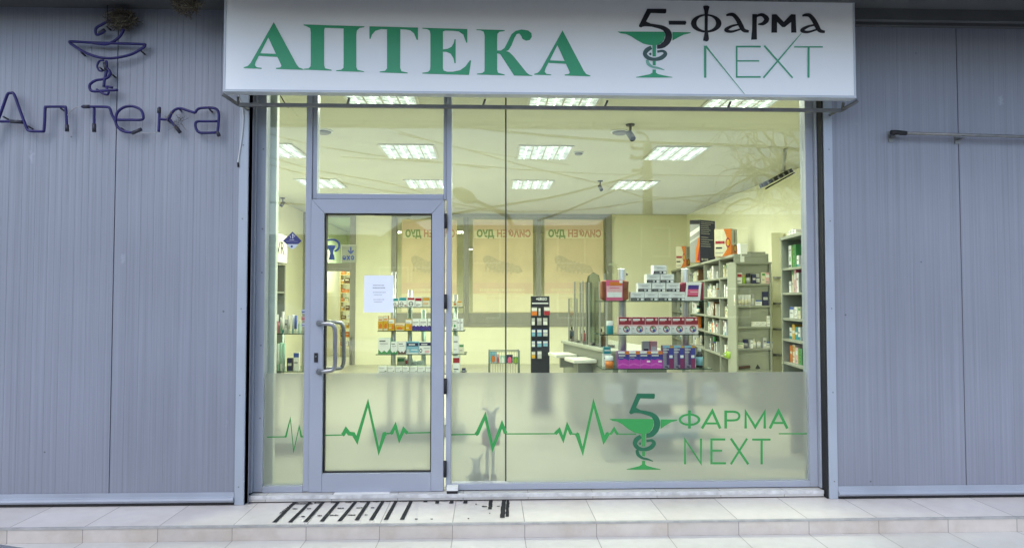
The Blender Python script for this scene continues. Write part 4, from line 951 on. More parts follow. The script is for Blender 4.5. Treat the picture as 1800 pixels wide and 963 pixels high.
DES = {   # base colour, side colour, marks (x0,y0,x1,y1,colour) or ('e',cx,cy,rx,ry,colour) or ('p', points, colour), y from the bottom
 'pyramid': ('white', 'white', [(0,0.02,1,0.34,'black'),(0.12,0.34,0.6,0.36,'grey'),(0.16,0.5,0.84,0.53,'lgrey'),(0.12,0.72,0.9,0.8,'lgrey'),(0.25,0.62,0.75,0.66,'grey'),(0.45,0.08,0.62,0.3,'lgrey'),(0.74,0.04,0.97,0.3,'white'),(0.06,0.12,0.4,0.2,'grey')]),
 'redround': ('white', 'lpink', [(0,0.56,1,1,'red2'),(0,0.47,1,0.56,'lpink'),(0,0,0.03,0.99,'lgrey'),(0.1,0.8,0.62,0.90,'white'),(0.1,0.74,0.5,0.77,'lpink'),('e',0.85,0.86,0.09,0.07,'lpink'),('e',0.6,0.3,0.26,0.2,'red'),('e',0.6,0.3,0.2,0.15,'lgrey'),(0.58,0.14,0.74,0.3,'blue'),('e',0.56,0.38,0.09,0.06,'green'),(0.44,0.27,0.6,0.31,'white'),(0.04,0.05,0.3,0.08,'grey'),(0.05,0.18,0.22,0.2,'lpink'),(0.04,0.3,0.16,0.36,'grey')]),
 'purple': ('magenta', 'purple', [(0,0.58,1,0.86,'violet'),(0,0,0.035,0.98,'mauve'),('p',((0,0.66),(1,0.66),(1,0.46),(0.6,0.56),(0.3,0.48),(0,0.56)),'royal'),('p',((0,0.24),(0.45,0.32),(1,0.20),(1,0.15),(0.4,0.24),(0,0.12)),'pink2'),(0,0.86,0.62,1,'white'),(0.62,0.82,1,1,'orange'),(0.06,0.70,0.66,0.80,'lgrey'),(0.06,0.59,0.5,0.66,'mauve')]),
 'purpletag': ('magenta', 'purple', [(0,0.58,1,0.86,'violet'),(0,0,0.035,0.98,'mauve'),('p',((0,0.66),(1,0.66),(1,0.46),(0.6,0.56),(0.3,0.48),(0,0.56)),'royal'),('p',((0,0.24),(0.45,0.32),(1,0.20),(1,0.15),(0.4,0.24),(0,0.12)),'pink2'),(0,0.86,0.62,1,'white'),(0.62,0.82,1,1,'orange'),(0.06,0.70,0.66,0.80,'lgrey'),(0.62,0.36,0.92,0.46,'white')]),
 'tall': ('violet', 'plum', [(0,0.0,0.36,0.9,'mauve'),(0.36,0,0.62,0.9,'dusk'),(0,0,0.03,1,'dusk'),(0.62,0.0,1,0.42,'plum'),(0.58,0.42,0.98,0.84,'royal'),(0,0.9,0.68,1,'sky'),(0.68,0.9,1,0.98,'yellow'),(0.05,0.8,0.58,0.85,'lgrey'),(0.04,0.68,0.46,0.74,'lgrey'),(0.05,0.04,0.6,0.15,'mauve'),(0.2,0.05,0.46,0.10,'black'),(0.62,0.46,0.92,0.58,'white')]+lines(6,0.04,0.3,0.22,0.6,'grey',3)),
 'yellow1': ('yellow', 'ochre', [(0,0.66,1,0.98,'cream'),(0.1,0.72,0.8,0.8,'orange'),('e',0.5,0.3,0.3,0.2,'orange'),(0.1,0.02,0.9,0.14,'cream')]),
 'yellow2': ('yellow', 'ochre', [(0.05,0.62,0.95,0.95,'white'),(0.1,0.68,0.7,0.74,'grey'),('e',0.75,0.3,0.2,0.2,'orange'),(0.1,0.2,0.5,0.28,'cream')]),
 'purplewave': ('white', 'lgrey', [('p',((0,0),(1,0),(1,0.34),(0.75,0.44),(0.5,0.34),(0.25,0.46),(0,0.36)),'violet'),(0.1,0.66,0.85,0.74,'grey'),(0.1,0.56,0.6,0.61,'lgrey'),(0.1,0.1,0.5,0.18,'blue')]),
 'greentri': ('white', 'mint', [('p',((0,0),(1,0),(1,0.36),(0.72,0.1),(0.5,0.22),(0.28,0.1),(0,0.3)),'green'),(0.1,0.78,0.6,0.84,'black'),(0.14,0.62,0.8,0.67,'grey'),(0.2,0.52,0.6,0.55,'lgrey')]),
 'redtri': ('white', 'lpink', [('p',((0,0),(1,0),(1,0.36),(0.72,0.1),(0.5,0.22),(0.28,0.1),(0,0.3)),'brown'),(0.1,0.78,0.6,0.84,'black'),(0.14,0.62,0.8,0.67,'grey')]),
 'skyband': ('sky', 'sky', [(0.04,0.62,0.96,0.9,'navy'),(0.2,0.72,0.7,0.8,'white'),(0.4,0.3,0.9,0.36,'white'),('e',0.14,0.25,0.1,0.16,'lgrey'),(0.0,0.0,1,0.1,'white')]),
 'navywhite': ('white', 'lgrey', [(0.02,0.68,0.98,0.95,'navy'),(0.2,0.76,0.7,0.84,'white'),('e',0.15,0.28,0.12,0.18,'navy'),('e',0.15,0.28,0.07,0.1,'white'),(0.5,0.1,0.9,0.3,'lpink'),(0.4,0.44,0.9,0.5,'grey')]),
 'whitelines': ('white', 'cream', [(0.1,0.7,0.7,0.76,'grey'),(0.1,0.52,0.6,0.57,'lgrey'),(0.1,0.18,0.85,0.24,'grey'),(0.75,0.28,0.92,0.36,'black')]),
 'tealtop': ('white', 'white', [(0.05,0.66,0.95,0.95,'teal'),('e',0.35,0.3,0.25,0.22,'black'),('e',0.35,0.3,0.19,0.16,'white'),(0.1,0.27,0.6,0.33,'black'),(0.7,0.1,0.98,0.2,'red')]),
 'redtop': ('white', 'white', [(0.05,0.70,0.95,0.92,'red'),('e',0.5,0.32,0.3,0.24,'black'),('e',0.5,0.32,0.22,0.17,'white'),(0.2,0.29,0.8,0.35,'black')]),
 'redtop2': ('white', 'white', [(0.0,0.60,0.95,0.9,'red'),(0.1,0.2,0.8,0.26,'black'),(0.1,0.08,0.5,0.12,'grey')]),
 'yellowtop': ('cream', 'cream', [(0.05,0.62,0.95,0.92,'ochre'),(0.1,0.3,0.8,0.38,'orange'),(0.1,0.14,0.7,0.18,'grey')]),
 'orangebig': ('cream', 'amber', [('p',((0.55,1),(1,1),(1,0),(0.45,0),(0.72,0.25),(0.8,0.5),(0.7,0.75)),'orange'),('e',0.8,0.5,0.14,0.18,'red'),('e',0.8,0.5,0.09,0.12,'yellow'),(0.06,0.46,0.6,0.56,'red'),(0.08,0.28,0.46,0.34,'black'),(0.06,0.12,0.5,0.15,'grey')]),
 'orangeside': ('lgrey', 'lgrey', [(0,0.05,1,0.42,'orange'),('e',0.6,0.3,0.24,0.16,'brown'),('e',0.6,0.3,0.16,0.1,'yellow'),(0.4,0.5,0.52,0.95,'black'),(0.66,0.55,0.74,0.9,'grey')]),
 'navybig': ('navy', 'navy', lines(7,0.06,0.95,0.66,0.97,'lgrey',4,0.22)+lines(5,0.06,0.9,0.36,0.62,'lgrey',9,0.22)+[(0.08,0.05,0.2,0.1,'lgrey'),(0.27,0.05,0.34,0.1,'lgrey'),(0.38,0.05,0.5,0.1,'lgrey')]),
 'firebig': ('grey', 'grey', [('p',((0.55,0),(1,0),(1,0.7),(0.8,0.5),(0.6,0.3)),'orange'),('p',((0,0.6),(1,0.75),(1,0.85),(0,0.7)),'white'),('p',((0,0.45),(1,0.6),(1,0.65),(0,0.5)),'lgrey'),(0,0.9,1,1,'black'),('p',((0.7,0.05),(1,0.05),(1,0.4)),'red')]),
 'greenherb': ('white', 'green', [(0.08,0.04,0.9,0.14,'black'),('e',0.5,0.4,0.22,0.12,'green'),(0.1,0.76,0.85,0.82,'grey'),(0.1,0.64,0.7,0.68,'lgrey')]),
 'greenside': ('green', 'green', [(0.1,0.1,0.25,0.9,'lime')]+[(0.4,0.15+0.2*k,0.6,0.22+0.2*k,'black') for k in range(4)]),
 'white1': ('white', 'lgrey', [(0.1,0.62,0.8,0.72,'grey'),(0.1,0.2,0.6,0.28,'lgrey')]),
 'white2': ('cream', 'cream', [(0.1,0.7,0.9,0.9,'green'),(0.1,0.3,0.7,0.38,'grey')]),
 'white3': ('white', 'cream', [(0,0.75,1,1,'blue'),(0.1,0.4,0.8,0.5,'grey')]),
 'white4': ('cream', 'lgrey', [('e',0.5,0.5,0.3,0.25,'amber'),(0.1,0.85,0.8,0.92,'brown')]),
 'white5': ('white', 'white', [(0,0,1,0.25,'teal'),(0.1,0.55,0.8,0.63,'black')]),
 'bluecol': ('blue', 'blue', [(0.2,0.3,0.8,0.8,'white'),(0.3,0.5,0.7,0.6,'blue')]),
 'greycol': ('lgrey', 'grey', [(0.15,0.6,0.85,0.7,'black'),(0.15,0.2,0.85,0.4,'white')]),
 'orangecol': ('orange', 'orange', [(0.1,0.5,0.9,0.65,'cream')]),
 'browncol': ('brown', 'brown', [(0.1,0.5,0.9,0.75,'cream')]),
 'darkcol': ('navy', 'black', [(0.15,0.4,0.85,0.6,'lgrey')]),
 'tealcol': ('teal', 'teal', [(0.1,0.4,0.9,0.6,'white')]),
 'yellowcol': ('yellow', 'ochre', [(0.1,0.4,0.9,0.6,'white')]),
 'pinkcol': ('lpink', 'pink', [(0.1,0.55,0.9,0.8,'white'),(0.1,0.1,0.6,0.2,'grey')]),
}
def carton_mesh(design, w_, h_, d_):
    key = ('c', design, round(w_, 3), round(h_, 3), round(d_, 3))
    if key in PROTO: return PROTO[key]
    base, side, marks = DES[design]
    cols = [base, side]; 
    for q in marks:
        if q[-1] not in cols: cols.append(q[-1])
    b = MB(); b.box((-w_/2, -d_/2, 0), (w_/2, d_/2, h_), 1)
    e = min(0.0006, w_*0.01)
    b.face([(-w_/2+e, -d_/2-0.0004, e), (w_/2-e, -d_/2-0.0004, e), (w_/2-e, -d_/2-0.0004, h_-e), (-w_/2+e, -d_/2-0.0004, h_-e)], 0)
    for i, q in enumerate(marks):
        y = -d_/2-0.0007-0.00025*i; mi = cols.index(q[-1])
        if q[0] == 'e': pts = [(q[1]+q[3]*math.cos(2*math.pi*k/18), q[2]+q[4]*math.sin(2*math.pi*k/18)) for k in range(18)]
        elif q[0] == 'p': pts = q[1]
        else: x0, y0, x1, y1 = q[:4]; pts = [(x0,y0),(x1,y0),(x1,y1),(x0,y1)]
        b.poly([[(-w_/2+w_*min(max(px_,0.004),0.996), y, h_*min(max(py_,0.004),0.996)) for px_, py_ in pts]], mi)
    o = b.build('carton', [C_[c] for c in cols], origin=(0,0,0), fix=False)
    me = o.data; bpy.data.objects.remove(o); PROTO[key] = me; return me
def lathe_mesh(kind, w_, h_, c1, c2, c3=None):
    key = (kind, round(w_, 3), round(h_, 3), c1, c2, c3)
    if key in PROTO: return PROTO[key]
    r = w_/2; b = MB()
    if kind == 'jar': prof = [(r*.9,0),(r,h_*.03),(r,h_*.62),(r*.96,h_*.64)]; cap = [(r*.98,h_*.645),(r,h_*.66),(r,h_*.98),(r*.95,h_)]; band = (0.1, 0.55)
    elif kind == 'tubecap': prof = [(r*.75,0),(r*.78,h_*.22),(r*.8,h_*.23)]; cap = [(r*.95,h_*.235),(r,h_*.5),(r*1.02,h_)]; band = None
    else: prof = [(r*.95,0),(r,h_*.02),(r,h_*.66),(r*.75,h_*.74),(r*.42,h_*.78),(r*.42,h_*.82)]; cap = [(r*.5,h_*.825),(r*.52,h_*.83),(r*.5,h_)]; band = (0.12, 0.56)
    b.lathe((0,0,0), prof, 18, 0); b.lathe((0,0,0), cap, 18, 1)
    if band and c3:
        i = len(b.v); b.lathe((0,0,0), [(r*1.012, h_*band[0]), (r*1.012, h_*band[1])], 18, 2)
    o = b.build('bottle', [C_[c1], C_[c2]]+([C_[c3]] if c3 else []), origin=(0,0,0)); me = o.data; bpy.data.objects.remove(o); PROTO[key] = me; return me
def place(me, name, loc, label, cat, group, rz=0.0):
    o = bpy.data.objects.new(name, me); col.objects.link(o); o.location = loc; o.rotation_euler = (0, 0, rz)
    return tag(o, label, cat, group)
def carton(design, u0, v0, u1, v1, Y, label, group=None, depth=None, rz=0.0, base=None, name='carton'):
    a, c = at(u0, v1, Y), at(u1, v0, Y); w_, h_ = c.x-a.x, c.z-a.z; d_ = depth or min(0.09, w_*0.7)
    z = a.z if base is None else base
    return place(carton_mesh(design, w_, h_, d_), name, ((a.x+c.x)/2, Y+d_/2, z+0.0006), label, name, group, rz)

# ---------------------------------------------------------------- window display (right)
GY_ = 1.0
sh = [at(1150, v, GY_).z for v in (528.8, 587.2, 647.5)]
G2 = thing('display_stand', 'glass shelf display stand on two steel posts close behind the right window', 'display stand', (at(1150, 600, GY_).x, GY_+0.1, FL))
for u in (1094, 1206):
    p = at(u, 600, GY_+0.12); b = MB(); b.lathe((p.x, p.y, FL+0.021), [(0.037, 0), (0.037, at(u, 472, GY_+0.12).z-FL-0.03), (0.034, at(u, 472, GY_+0.12).z-FL-0.021)], 20); b.build('post', mat('satin_steel', (0.5,0.5,0.5), 0.32, 0.05, 25, metal=0.85), G2)
    MB().tube([(p.x+0.037, p.y-0.01, at(u, 481, GY_).z), (p.x+0.052, p.y-0.01, at(u, 481, GY_).z)], 0.011, 8).build('screw_knob', steel, G2)
for z, u0, u1 in zip(sh, (1056, 1054, 1058), (1242, 1250, 1250)):
    b = MB().box((at(u0, 600, GY_).x, GY_-0.02, z-0.008), (at(u1, 600, GY_).x, GY_+0.30, z)); b.build('glass_shelf', mat('shelf_glass_edge', (0.08,0.16,0.13), 0.15, 0.05), G2) if False else b.build('glass_shelf', glass_in, G2)
    b = MB().box((at(u0, 600, GY_).x, GY_-0.0225, z-0.0078), (at(u1, 600, GY_).x, GY_-0.0205, z-0.0004)); b.build('shelf_edge', mat('green_glass_edge', (0.02,0.05,0.04), 0.2, 0.05), G2)
lowz = []
for v in (706, 766):
    z = at(1150, v, GY_).z; lowz.append(z)
    b = MB().box((at(1058, 600, GY_).x, GY_-0.02, z-0.008), (at(1256, 600, GY_).x, GY_+0.30, z)); b.build('glass_shelf', glass_in, G2)
    MB().box((at(1058, 600, GY_).x, GY_-0.0225, z-0.0078), (at(1256, 600, GY_).x, GY_-0.0205, z-0.0004)).build('shelf_edge', MATS['green_glass_edge'], G2)
b = MB(); xa_, xb_ = at(1058, 800, GY_).x, at(1268, 800, GY_).x; b.box((xa_, GY_-0.12, FL+0.001), (xb_, GY_+0.40, FL+0.02)); b.box((xa_+0.03, GY_-0.08, FL+0.021), (xb_-0.03, GY_+0.36, at(1150, 806, GY_).z)); b.build('base', lam_d, G2, bevel=0.01)
o = MB().box((at(1300, 800, 0.7).x, 0.55, FL+0.001), (at(1440, 800, 0.7).x, 1.0, at(1350, 826, 0.6).z)).build('plinth', lam_d, bevel=0.008); tag(o, 'low grey plinth behind the frosted glass in the right corner', 'plinth')
M4 = lambda x: 1040+x/4.377; N4 = lambda y: 440+y/4.377
gp = 'white and black cartons in the pyramid'
rows_ = [(('bottom row'), (300,405,511,617,717), 315, 385, 0), ('second row up', (355,463,573,683), 247, 315, 1), ('third row up', (422,530,637), 176, 247, 2)]
zc = sh[0]; hbox = (at(1100, N4(315), GY_).z-at(1100, N4(384), GY_).z)
for rn, ed, y0, y1, k in rows_:
    for i in range(len(ed)-1):
        n = len(ed)-1
        pos = ('left one' if i == 0 else 'right one') if n == 2 else (('leftmost', 'middle', 'rightmost')[i] if n == 3 else ('leftmost', 'second from left', 'third from left', 'rightmost')[i])
        a = at(M4(ed[i]), 500, GY_); c = at(M4(ed[i+1]), 500, GY_); 
        place(carton_mesh('pyramid', 0.1185, hbox-0.0012, 0.09), 'carton', ((a.x+c.x)/2, GY_+0.045+0.003*k, sh[0]+0.0006+hbox*k), 'white carton with black foot in the pyramid, %s, %s' % (rn, pos), 'carton', gp, random.uniform(-0.02, 0.02))
a = at(M4(475), 500, GY_); c = at(M4(580), 500, GY_); place(carton_mesh('pyramid', 0.1185, hbox-0.0012, 0.09), 'carton', ((a.x+c.x)/2, GY_+0.05, sh[0]+0.0006+hbox*3), 'white carton with black foot alone at the top of the pyramid', 'carton', gp, 0.03)
for i in range(6):
    e0 = 207+i*102.2
    carton('redround', M4(e0), N4(503), M4(e0+101), N4(634), GY_, 'white and dark red carton with round picture, %s from left on middle display shelf' % ORD[i], 'red and white cartons on the display stand', 0.08, base=sh[1])
for i, (e0, e1) in enumerate(((203,287),(288,371),(372,456),(458,545))):
    carton('purple' if i < 2 else 'purpletag', M4(e0), N4(772), M4(e1), N4(906), GY_, ['purple and magenta carton at the left end of its row of four', 'purple and magenta carton second in its row of four', 'purple and magenta carton with price tag, third in its row', 'purple and magenta carton with price tag beside the tall ones'][i], 'magenta cartons on the lowest display shelf', 0.07, base=sh[2])
for i, (e0, e1) in enumerate(((547,628),(631,712),(715,796))):
    carton('tall', M4(e0), N4(730), M4(e1), N4(906), GY_, 'tall violet and grey carton, %s of three on the lowest display shelf' % ('leftmost', 'middle', 'rightmost')[i], 'tall violet cartons on the display stand', 0.06, base=sh[2])
p = at(M4(824), 640, GY_+0.1); place(lathe_mesh('bottle', 0.062, 0.17, 'black', 'lgrey', 'sky'), 'bottle', (p.x, GY_+0.08, sh[2]+0.0006), 'dark bottle with grey and blue label right of the tall violet cartons', 'bottle', None)
p = at(M4(150), 640, GY_); place(lathe_mesh('jar', 0.062, 0.115, 'teal', 'white'), 'jar', (p.x, GY_+0.05, sh[1]+0.0006), 'teal jar with tall white lid at the left end of middle shelf', 'jar', None)
place(lathe_mesh('jar', 0.072, 0.105, 'amber', 'white', 'orange'), 'jar', (at(M4(143), 640, GY_).x, GY_+0.045, sh[2]+0.0006), 'orange jar with white lid at the left end of lowest shelf', 'jar', None)
place(carton_mesh('tealcol', 0.062, 0.062, 0.06), 'carton', (at(M4(148), 640, GY_).x, GY_+0.21, sh[2]+0.0006+0.115), 'small teal carton above and behind the orange jar', 'carton', None)
place(carton_mesh('white1', 0.075, 0.114, 0.06), 'carton', (at(M4(148), 640, GY_).x, GY_+0.21, sh[2]+0.0006), 'plain pale carton carrying the small teal carton behind the orange jar', 'carton', None)
for i, (x0, x1, y0) in enumerate(((395,448,700),(455,507,700))):
    a = at(M4(x0), N4(y0), GY_+0.16); c = at(M4(x1), 600, GY_+0.16); place(carton_mesh(('greycol', 'pinkcol')[i], c.x-a.x, a.z-sh[2], 0.05), 'carton', ((a.x+c.x)/2, GY_+0.2, sh[2]+0.0006), ('grey carton standing behind the magenta row, left of a pair', 'brownish carton standing behind the magenta row, right of a pair')[i], 'carton', None)
# bags at the two ends of the top shelf
def bag(label, u0, v0, u1, v1, c_body, c_card, marks, flap):
    a, c = at(u0, v1, GY_-0.01), at(u1, v0, GY_-0.01); w_, h_ = c.x-a.x, c.z-a.z; x = (a.x+c.x)/2
    t = thing('cosmetic_bag', label, 'bag', (x, GY_+0.06, sh[0]))
    b = MB(); n = 18; rad = 0.03
    sec = []
    for (dx, y, sgn) in ((0.90, GY_+0.01, 1), (1.0, GY_+0.035, 1), (1.0, GY_+0.085, 1), (0.9, GY_+0.11, 1)):
        ring = []
        for k in range(28):
            an = 2*math.pi*k/28; cx_, sz_ = math.cos(an), math.sin(an)
            px_ = math.copysign(abs(cx_)**0.32, cx_)*w_/2*dx; pz_ = math.copysign(abs(sz_)**0.32, sz_)*h_/2*dx
            ring.append((x+px_*(0.94+0.06*abs(sz_)), y, sh[0]+0.001+h_/2+pz_))
        sec.append(ring)
    i0 = len(b.v)
    for r_ in sec: b.v += r_
    for k in range(3):
        for j in range(28): b.f.append((i0+k*28+j, i0+k*28+(j+1)%28, i0+(k+1)*28+(j+1)%28, i0+(k+1)*28+j)); b.m.append(0); b.sm.append(True)
    b.f.append(tuple(i0+j for j in range(28))); b.m.append(0); b.sm.append(False); b.f.append(tuple(i0+84+j for j in reversed(range(28)))); b.m.append(0); b.sm.append(False)
    b.build('bag_body', c_body, t)
    if flap:
        b = MB(); b.prism([(x-w_*0.46, GY_+0.004, sh[0]+h_*0.94), (x+w_*0.46, GY_+0.004, sh[0]+h_*0.94), (x+w_*0.44, GY_+0.004, sh[0]+h_*0.62), (x+w_*0.3, GY_+0.004, sh[0]+h_*0.56), (x-w_*0.3, GY_+0.004, sh[0]+h_*0.56), (x-w_*0.44, GY_+0.004, sh[0]+h_*0.62)], (0, 0.006, 0)); b.build('flap', mat('bag_flap', (0.22,0.07,0.03), 0.55), t, bevel=0.002)
    x0, x1 = x+w_*c_card[0], x+w_*c_card[1]; sk = c_card[3]
    b = MB(); b.prism([(x0+sk, GY_-0.006, sh[0]+0.002), (x1+sk, GY_-0.006, sh[0]+0.002), (x1-sk, GY_-0.006, sh[0]+h_*1.0), (x0-sk, GY_-0.006, sh[0]+h_*1.0)], (0, 0.008, 0)); cdo = b.build('card_sleeve', C_[c_card[2]], t)
    for k, (mx0, my0, mx1, my1, mc) in enumerate(marks):
        y = GY_-0.0066-0.0004*k; f_ = lambda q: sk*(1-2*q)
        MB().poly([[(x0+(x1-x0)*mx0+f_(my0), y, sh[0]+h_*my0), (x0+(x1-x0)*mx1+f_(my0), y, sh[0]+h_*my0), (x0+(x1-x0)*mx1+f_(my1), y, sh[0]+h_*my1), (x0+(x1-x0)*mx0+f_(my1), y, sh[0]+h_*my1)]]).build('printed_patch', C_[mc], cdo, fix=False)
bag('tan satchel shaped bag with bright pink card at the left of the pyramid', 1056.5, 491.5, 1108, 528, mat('bag_tan', (0.24,0.07,0.025), 0.5, 0.15, 14), (-0.32, 0.24, 'pink', 0), [(0.22,0.74,0.95,0.92,'orange'),(0.02,0.16,0.98,0.72,'lpink'),(0.05,0.18,0.94,0.42,'white'),(0.8,0.86,1.0,0.98,'white'),(0.2,0.6,0.8,0.64,'pink')], True)
bag('dark red bag with slanted white card at the right of the pyramid', 1196, 495, 1241, 528, mat('bag_red', (0.20,0.015,0.04), 0.45, 0.12, 14), (-0.28, 0.30, 'white', -0.008), [(0.12,0.62,0.84,0.84,'violet'),(0.12,0.5,0.84,0.62,'pink'),(0.12,0.22,0.84,0.5,'pink'),(0.12,0.22,0.84,0.3,'red'),(0.3,0.45,0.8,0.5,'lpink')], False)
# pale boxes on the hidden lower shelves of the stand
for i, (u0, u1, v0) in enumerate(((1062,1090,672),(1118,1148,664),(1150,1172,666),(1174,1196,668),(1228,1252,672))):
    carton('white1', u0, v0, u1, 705, GY_+0.02, 'pale carton on upper shelf behind frosted glass, %s from left' % ORD[i], 'pale cartons behind the frosted glass', 0.1, base=lowz[0])
for i, (u0, u1, v0) in enumerate(((1140,1180,730),(1184,1222,726))):
    carton('white5', u0, v0, u1, 765, GY_+0.02, 'pale carton on lower shelf behind frosted glass, %s one' % ('left', 'right')[i], 'pale cartons behind the frosted glass', 0.1, base=lowz[1])

# ---------------------------------------------------------------- glass shelf stand behind the door
Q = 1.9
M6 = lambda x: 655+x/6.017; N6 = lambda y: 500+y/6.017
G1 = thing('display_stand', 'glass shelf display stand with many cartons behind the entrance door', 'display stand', (at(740, 600, Q).x, Q+0.1, FL))
zs1 = [at(740, v, Q).z for v in (539.5, 581, 622, 656)]
for u in (691.5, 720.5, 743, 800.5):
    p = at(u, 600, Q+0.12); top = at(u, {691.5: 478, 720.5: 510, 743: 545, 800.5: 518}[u], Q+0.12).z
    MB().lathe((p.x, p.y + (0.1 if u in (743,) else 0), FL+0.001), [(0.024, 0), (0.024, top-FL)], 16).build('post', MATS['satin_steel'], G1)
for z, u0, u1 in zip(zs1, (690, 664, 661, 661), (815, 817, 820, 820)):
    MB().box((at(u0, 600, Q).x, Q-0.02, z-0.008), (at(u1, 600, Q).x, Q+0.3, z)).build('glass_shelf', glass_in, G1); MB().box((at(u0, 600, Q).x, Q-0.0225, z-0.0078), (at(u1, 600, Q).x, Q-0.0205, z-0.0004)).build('shelf_edge', MATS['green_glass_edge'], G1)
MB().box((at(664, 600, Q).x, Q-0.05, FL+0.001), (at(820, 600, Q).x, Q+0.35, FL+0.12)).build('base', lam_d, G1)
def row(stand, items, z, Y, mx, my, rn, group, dd=0.07):
    n = len(items)
    for i, (dsg, x0, x1, y0, y1) in enumerate(items):
        a, c = at(mx(x0), my(y1), Y), at(mx(x1), my(y0), Y); w_ = c.x-a.x-0.001; h_ = c.z-a.z
        nm = {'yellow1': 'yellow', 'yellow2': 'yellow and white', 'purplewave': 'white and violet', 'greentri': 'white and green', 'redtri': 'white and brown', 'skyband': 'light blue', 'navywhite': 'white and navy', 'whitelines': 'plain white', 'tealtop': 'white and teal', 'redtop': 'white and red', 'redtop2': 'red topped white', 'yellowtop': 'cream and yellow', 'white1': 'white', 'white2': 'cream', 'white5': 'white and teal', 'white4': 'cream and amber', 'greycol': 'grey', 'tealcol': 'teal', 'white3': 'white and blue', 'darkcol': 'dark', 'orangecol': 'orange', 'bluecol': 'blue', 'browncol': 'brown', 'yellowcol': 'yellow', 'pinkcol': 'pink', 'greenherb': 'white and green', 'greenside': 'green'}[dsg]
        place(carton_mesh(dsg, w_, h_, dd), 'carton', ((a.x+c.x)/2, Y+dd/2+random.uniform(0, 0.006), z+0.0006), '%s carton, %s from left on %s' % (nm, ORD[i], rn), 'carton', group, random.uniform(-0.03, 0.03))
row(G1, [('tealtop',215,272,140,235),('tealtop',275,362,132,235),('redtop',366,447,130,235),('redtop2',449,522,130,235),('yellowtop',525,606,128,235),('tealtop',609,660,135,235)], zs1[0], Q, M6, N6, 'top shelf behind the door', 'cartons on the stand behind the door')
row(G1, [('yellow1',55,110,335,487),('yellow1',112,164,330,487),('yellow2',166,231,362,487),('yellow1',234,341,410,487),('yellow2',345,416,368,487),('purplewave',419,496,362,487),('purplewave',498,579,362,487),('purplewave',581,655,362,487)], zs1[1], Q, M6, N6, 'second shelf behind the door', 'cartons on the stand behind the door')
row(G1, [('greentri',58,188,565,735),('greentri',190,266,605,735),('redtri',268,351,602,735),('skyband',355,488,604,735),('navywhite',490,615,608,735),('white1',618,680,640,735)], zs1[2], Q, M6, N6, 'third shelf behind the door', 'cartons on the stand behind the door')
row(G1, [('whitelines',58,150,862,940),('whitelines',155,236,862,940),('whitelines',240,312,865,940),('whitelines',315,391,865,940),('whitelines',395,472,866,940),('whitelines',475,556,866,940),('whitelines',560,635,866,940)], zs1[3], Q, M6, N6, 'lowest shelf behind the door', 'cartons on the stand behind the door')
for i, (dsg, x0, x1, y0) in enumerate((('white2',255,340,770),('redtop2',345,418,790),('white1',422,470,815),('whitelines',475,540,810))):
    a = at(M6(x0), N6(y0), Q+0.13); c = at(M6(x1), 600, Q+0.13); place(carton_mesh(dsg, c.x-a.x, a.z-zs1[3], 0.06), 'carton', ((a.x+c.x)/2, Q+0.19, zs1[3]+0.0006), 'pale carton in the back of the lowest shelf behind the door, %s' % ORD[i], 'carton', 'cartons on the stand behind the door')
M7 = lambda x: 780+x/6.02; N7 = lambda y: 500+y/6.02
row(G1, [('white4',98,140,178,238),('yellowtop',142,192,170,238)], zs1[0], Q, M7, N7, 'top shelf right of the mullion', 'cartons on the stand behind the door')
row(G1, [('greenherb',92,140,362,487),('white1',142,172,362,487),('white1',174,206,362,487)], zs1[1], Q, M7, N7, 'second shelf right of the mullion', 'cartons on the stand behind the door')
row(G1, [('white1',98,158,545,735),('white2',160,215,630,735)], zs1[2], Q, M7, N7, 'third shelf right of the mullion', 'cartons on the stand behind the door')
row(G1, [('redtop2',98,172,760,940),('darkcol',192,230,890,940)], zs1[3], Q, M7, N7, 'lowest shelf right of the mullion', 'cartons on the stand behind the door')
# ---------------------------------------------------------------- black blister rack
RY = 3.6
t = thing('blister_rack', 'tall narrow black rack hung with small packs in the middle of the shop', 'display rack', (at(950, 600, RY).x, RY+0.1, FL))
x0, x1 = at(933.5, 600, RY).x, at(966, 600, RY).x; zt = at(950, 520.5, RY).z
b = MB(); b.box((x0, RY, FL+0.03), (x1, RY+0.09, zt)); b.build('back_panel', mat('rack_black', (0.018,0.02,0.03), 0.4, 0.1), t, bevel=0.004)
MB().box((x0-0.03, RY-0.09, FL+0.001), (x1+0.03, RY+0.2, FL+0.029)).build('foot_plate', black, t)
MB().box((x0+0.012, RY-0.003, at(950, 534, RY).z), (x1-0.015, RY-0.0006, at(950, 532, RY).z)).build('header_line', MATS['white_print'], t)
text_mesh('header_word', '✚URGO' if False else '+URGO', 0.046, MATS['white_print'], t, ((x0+x1)/2+0.016, RY-0.002, at(950, 525.6, RY).z), width=0.135, bold=0.0012)
M8 = lambda x: 920+x/6.419; N8 = lambda y: 510+y/6.419
grid = [((92,155,192,290),(170,195,200,290),(232,300,188,285)),((92,130,310,395),(155,205,310,395),(222,272,310,395)),((92,135,440,522),(155,207,440,522),(222,274,440,522)),((92,132,570,640),(155,205,570,640),(222,276,570,635)),((92,134,690,770),(158,206,685,772))]
blister_cols = ['orange','lgrey','red','white','grey','white','sky','sky','lgrey','white','sky','sky','yellow','lgrey']
k = 0
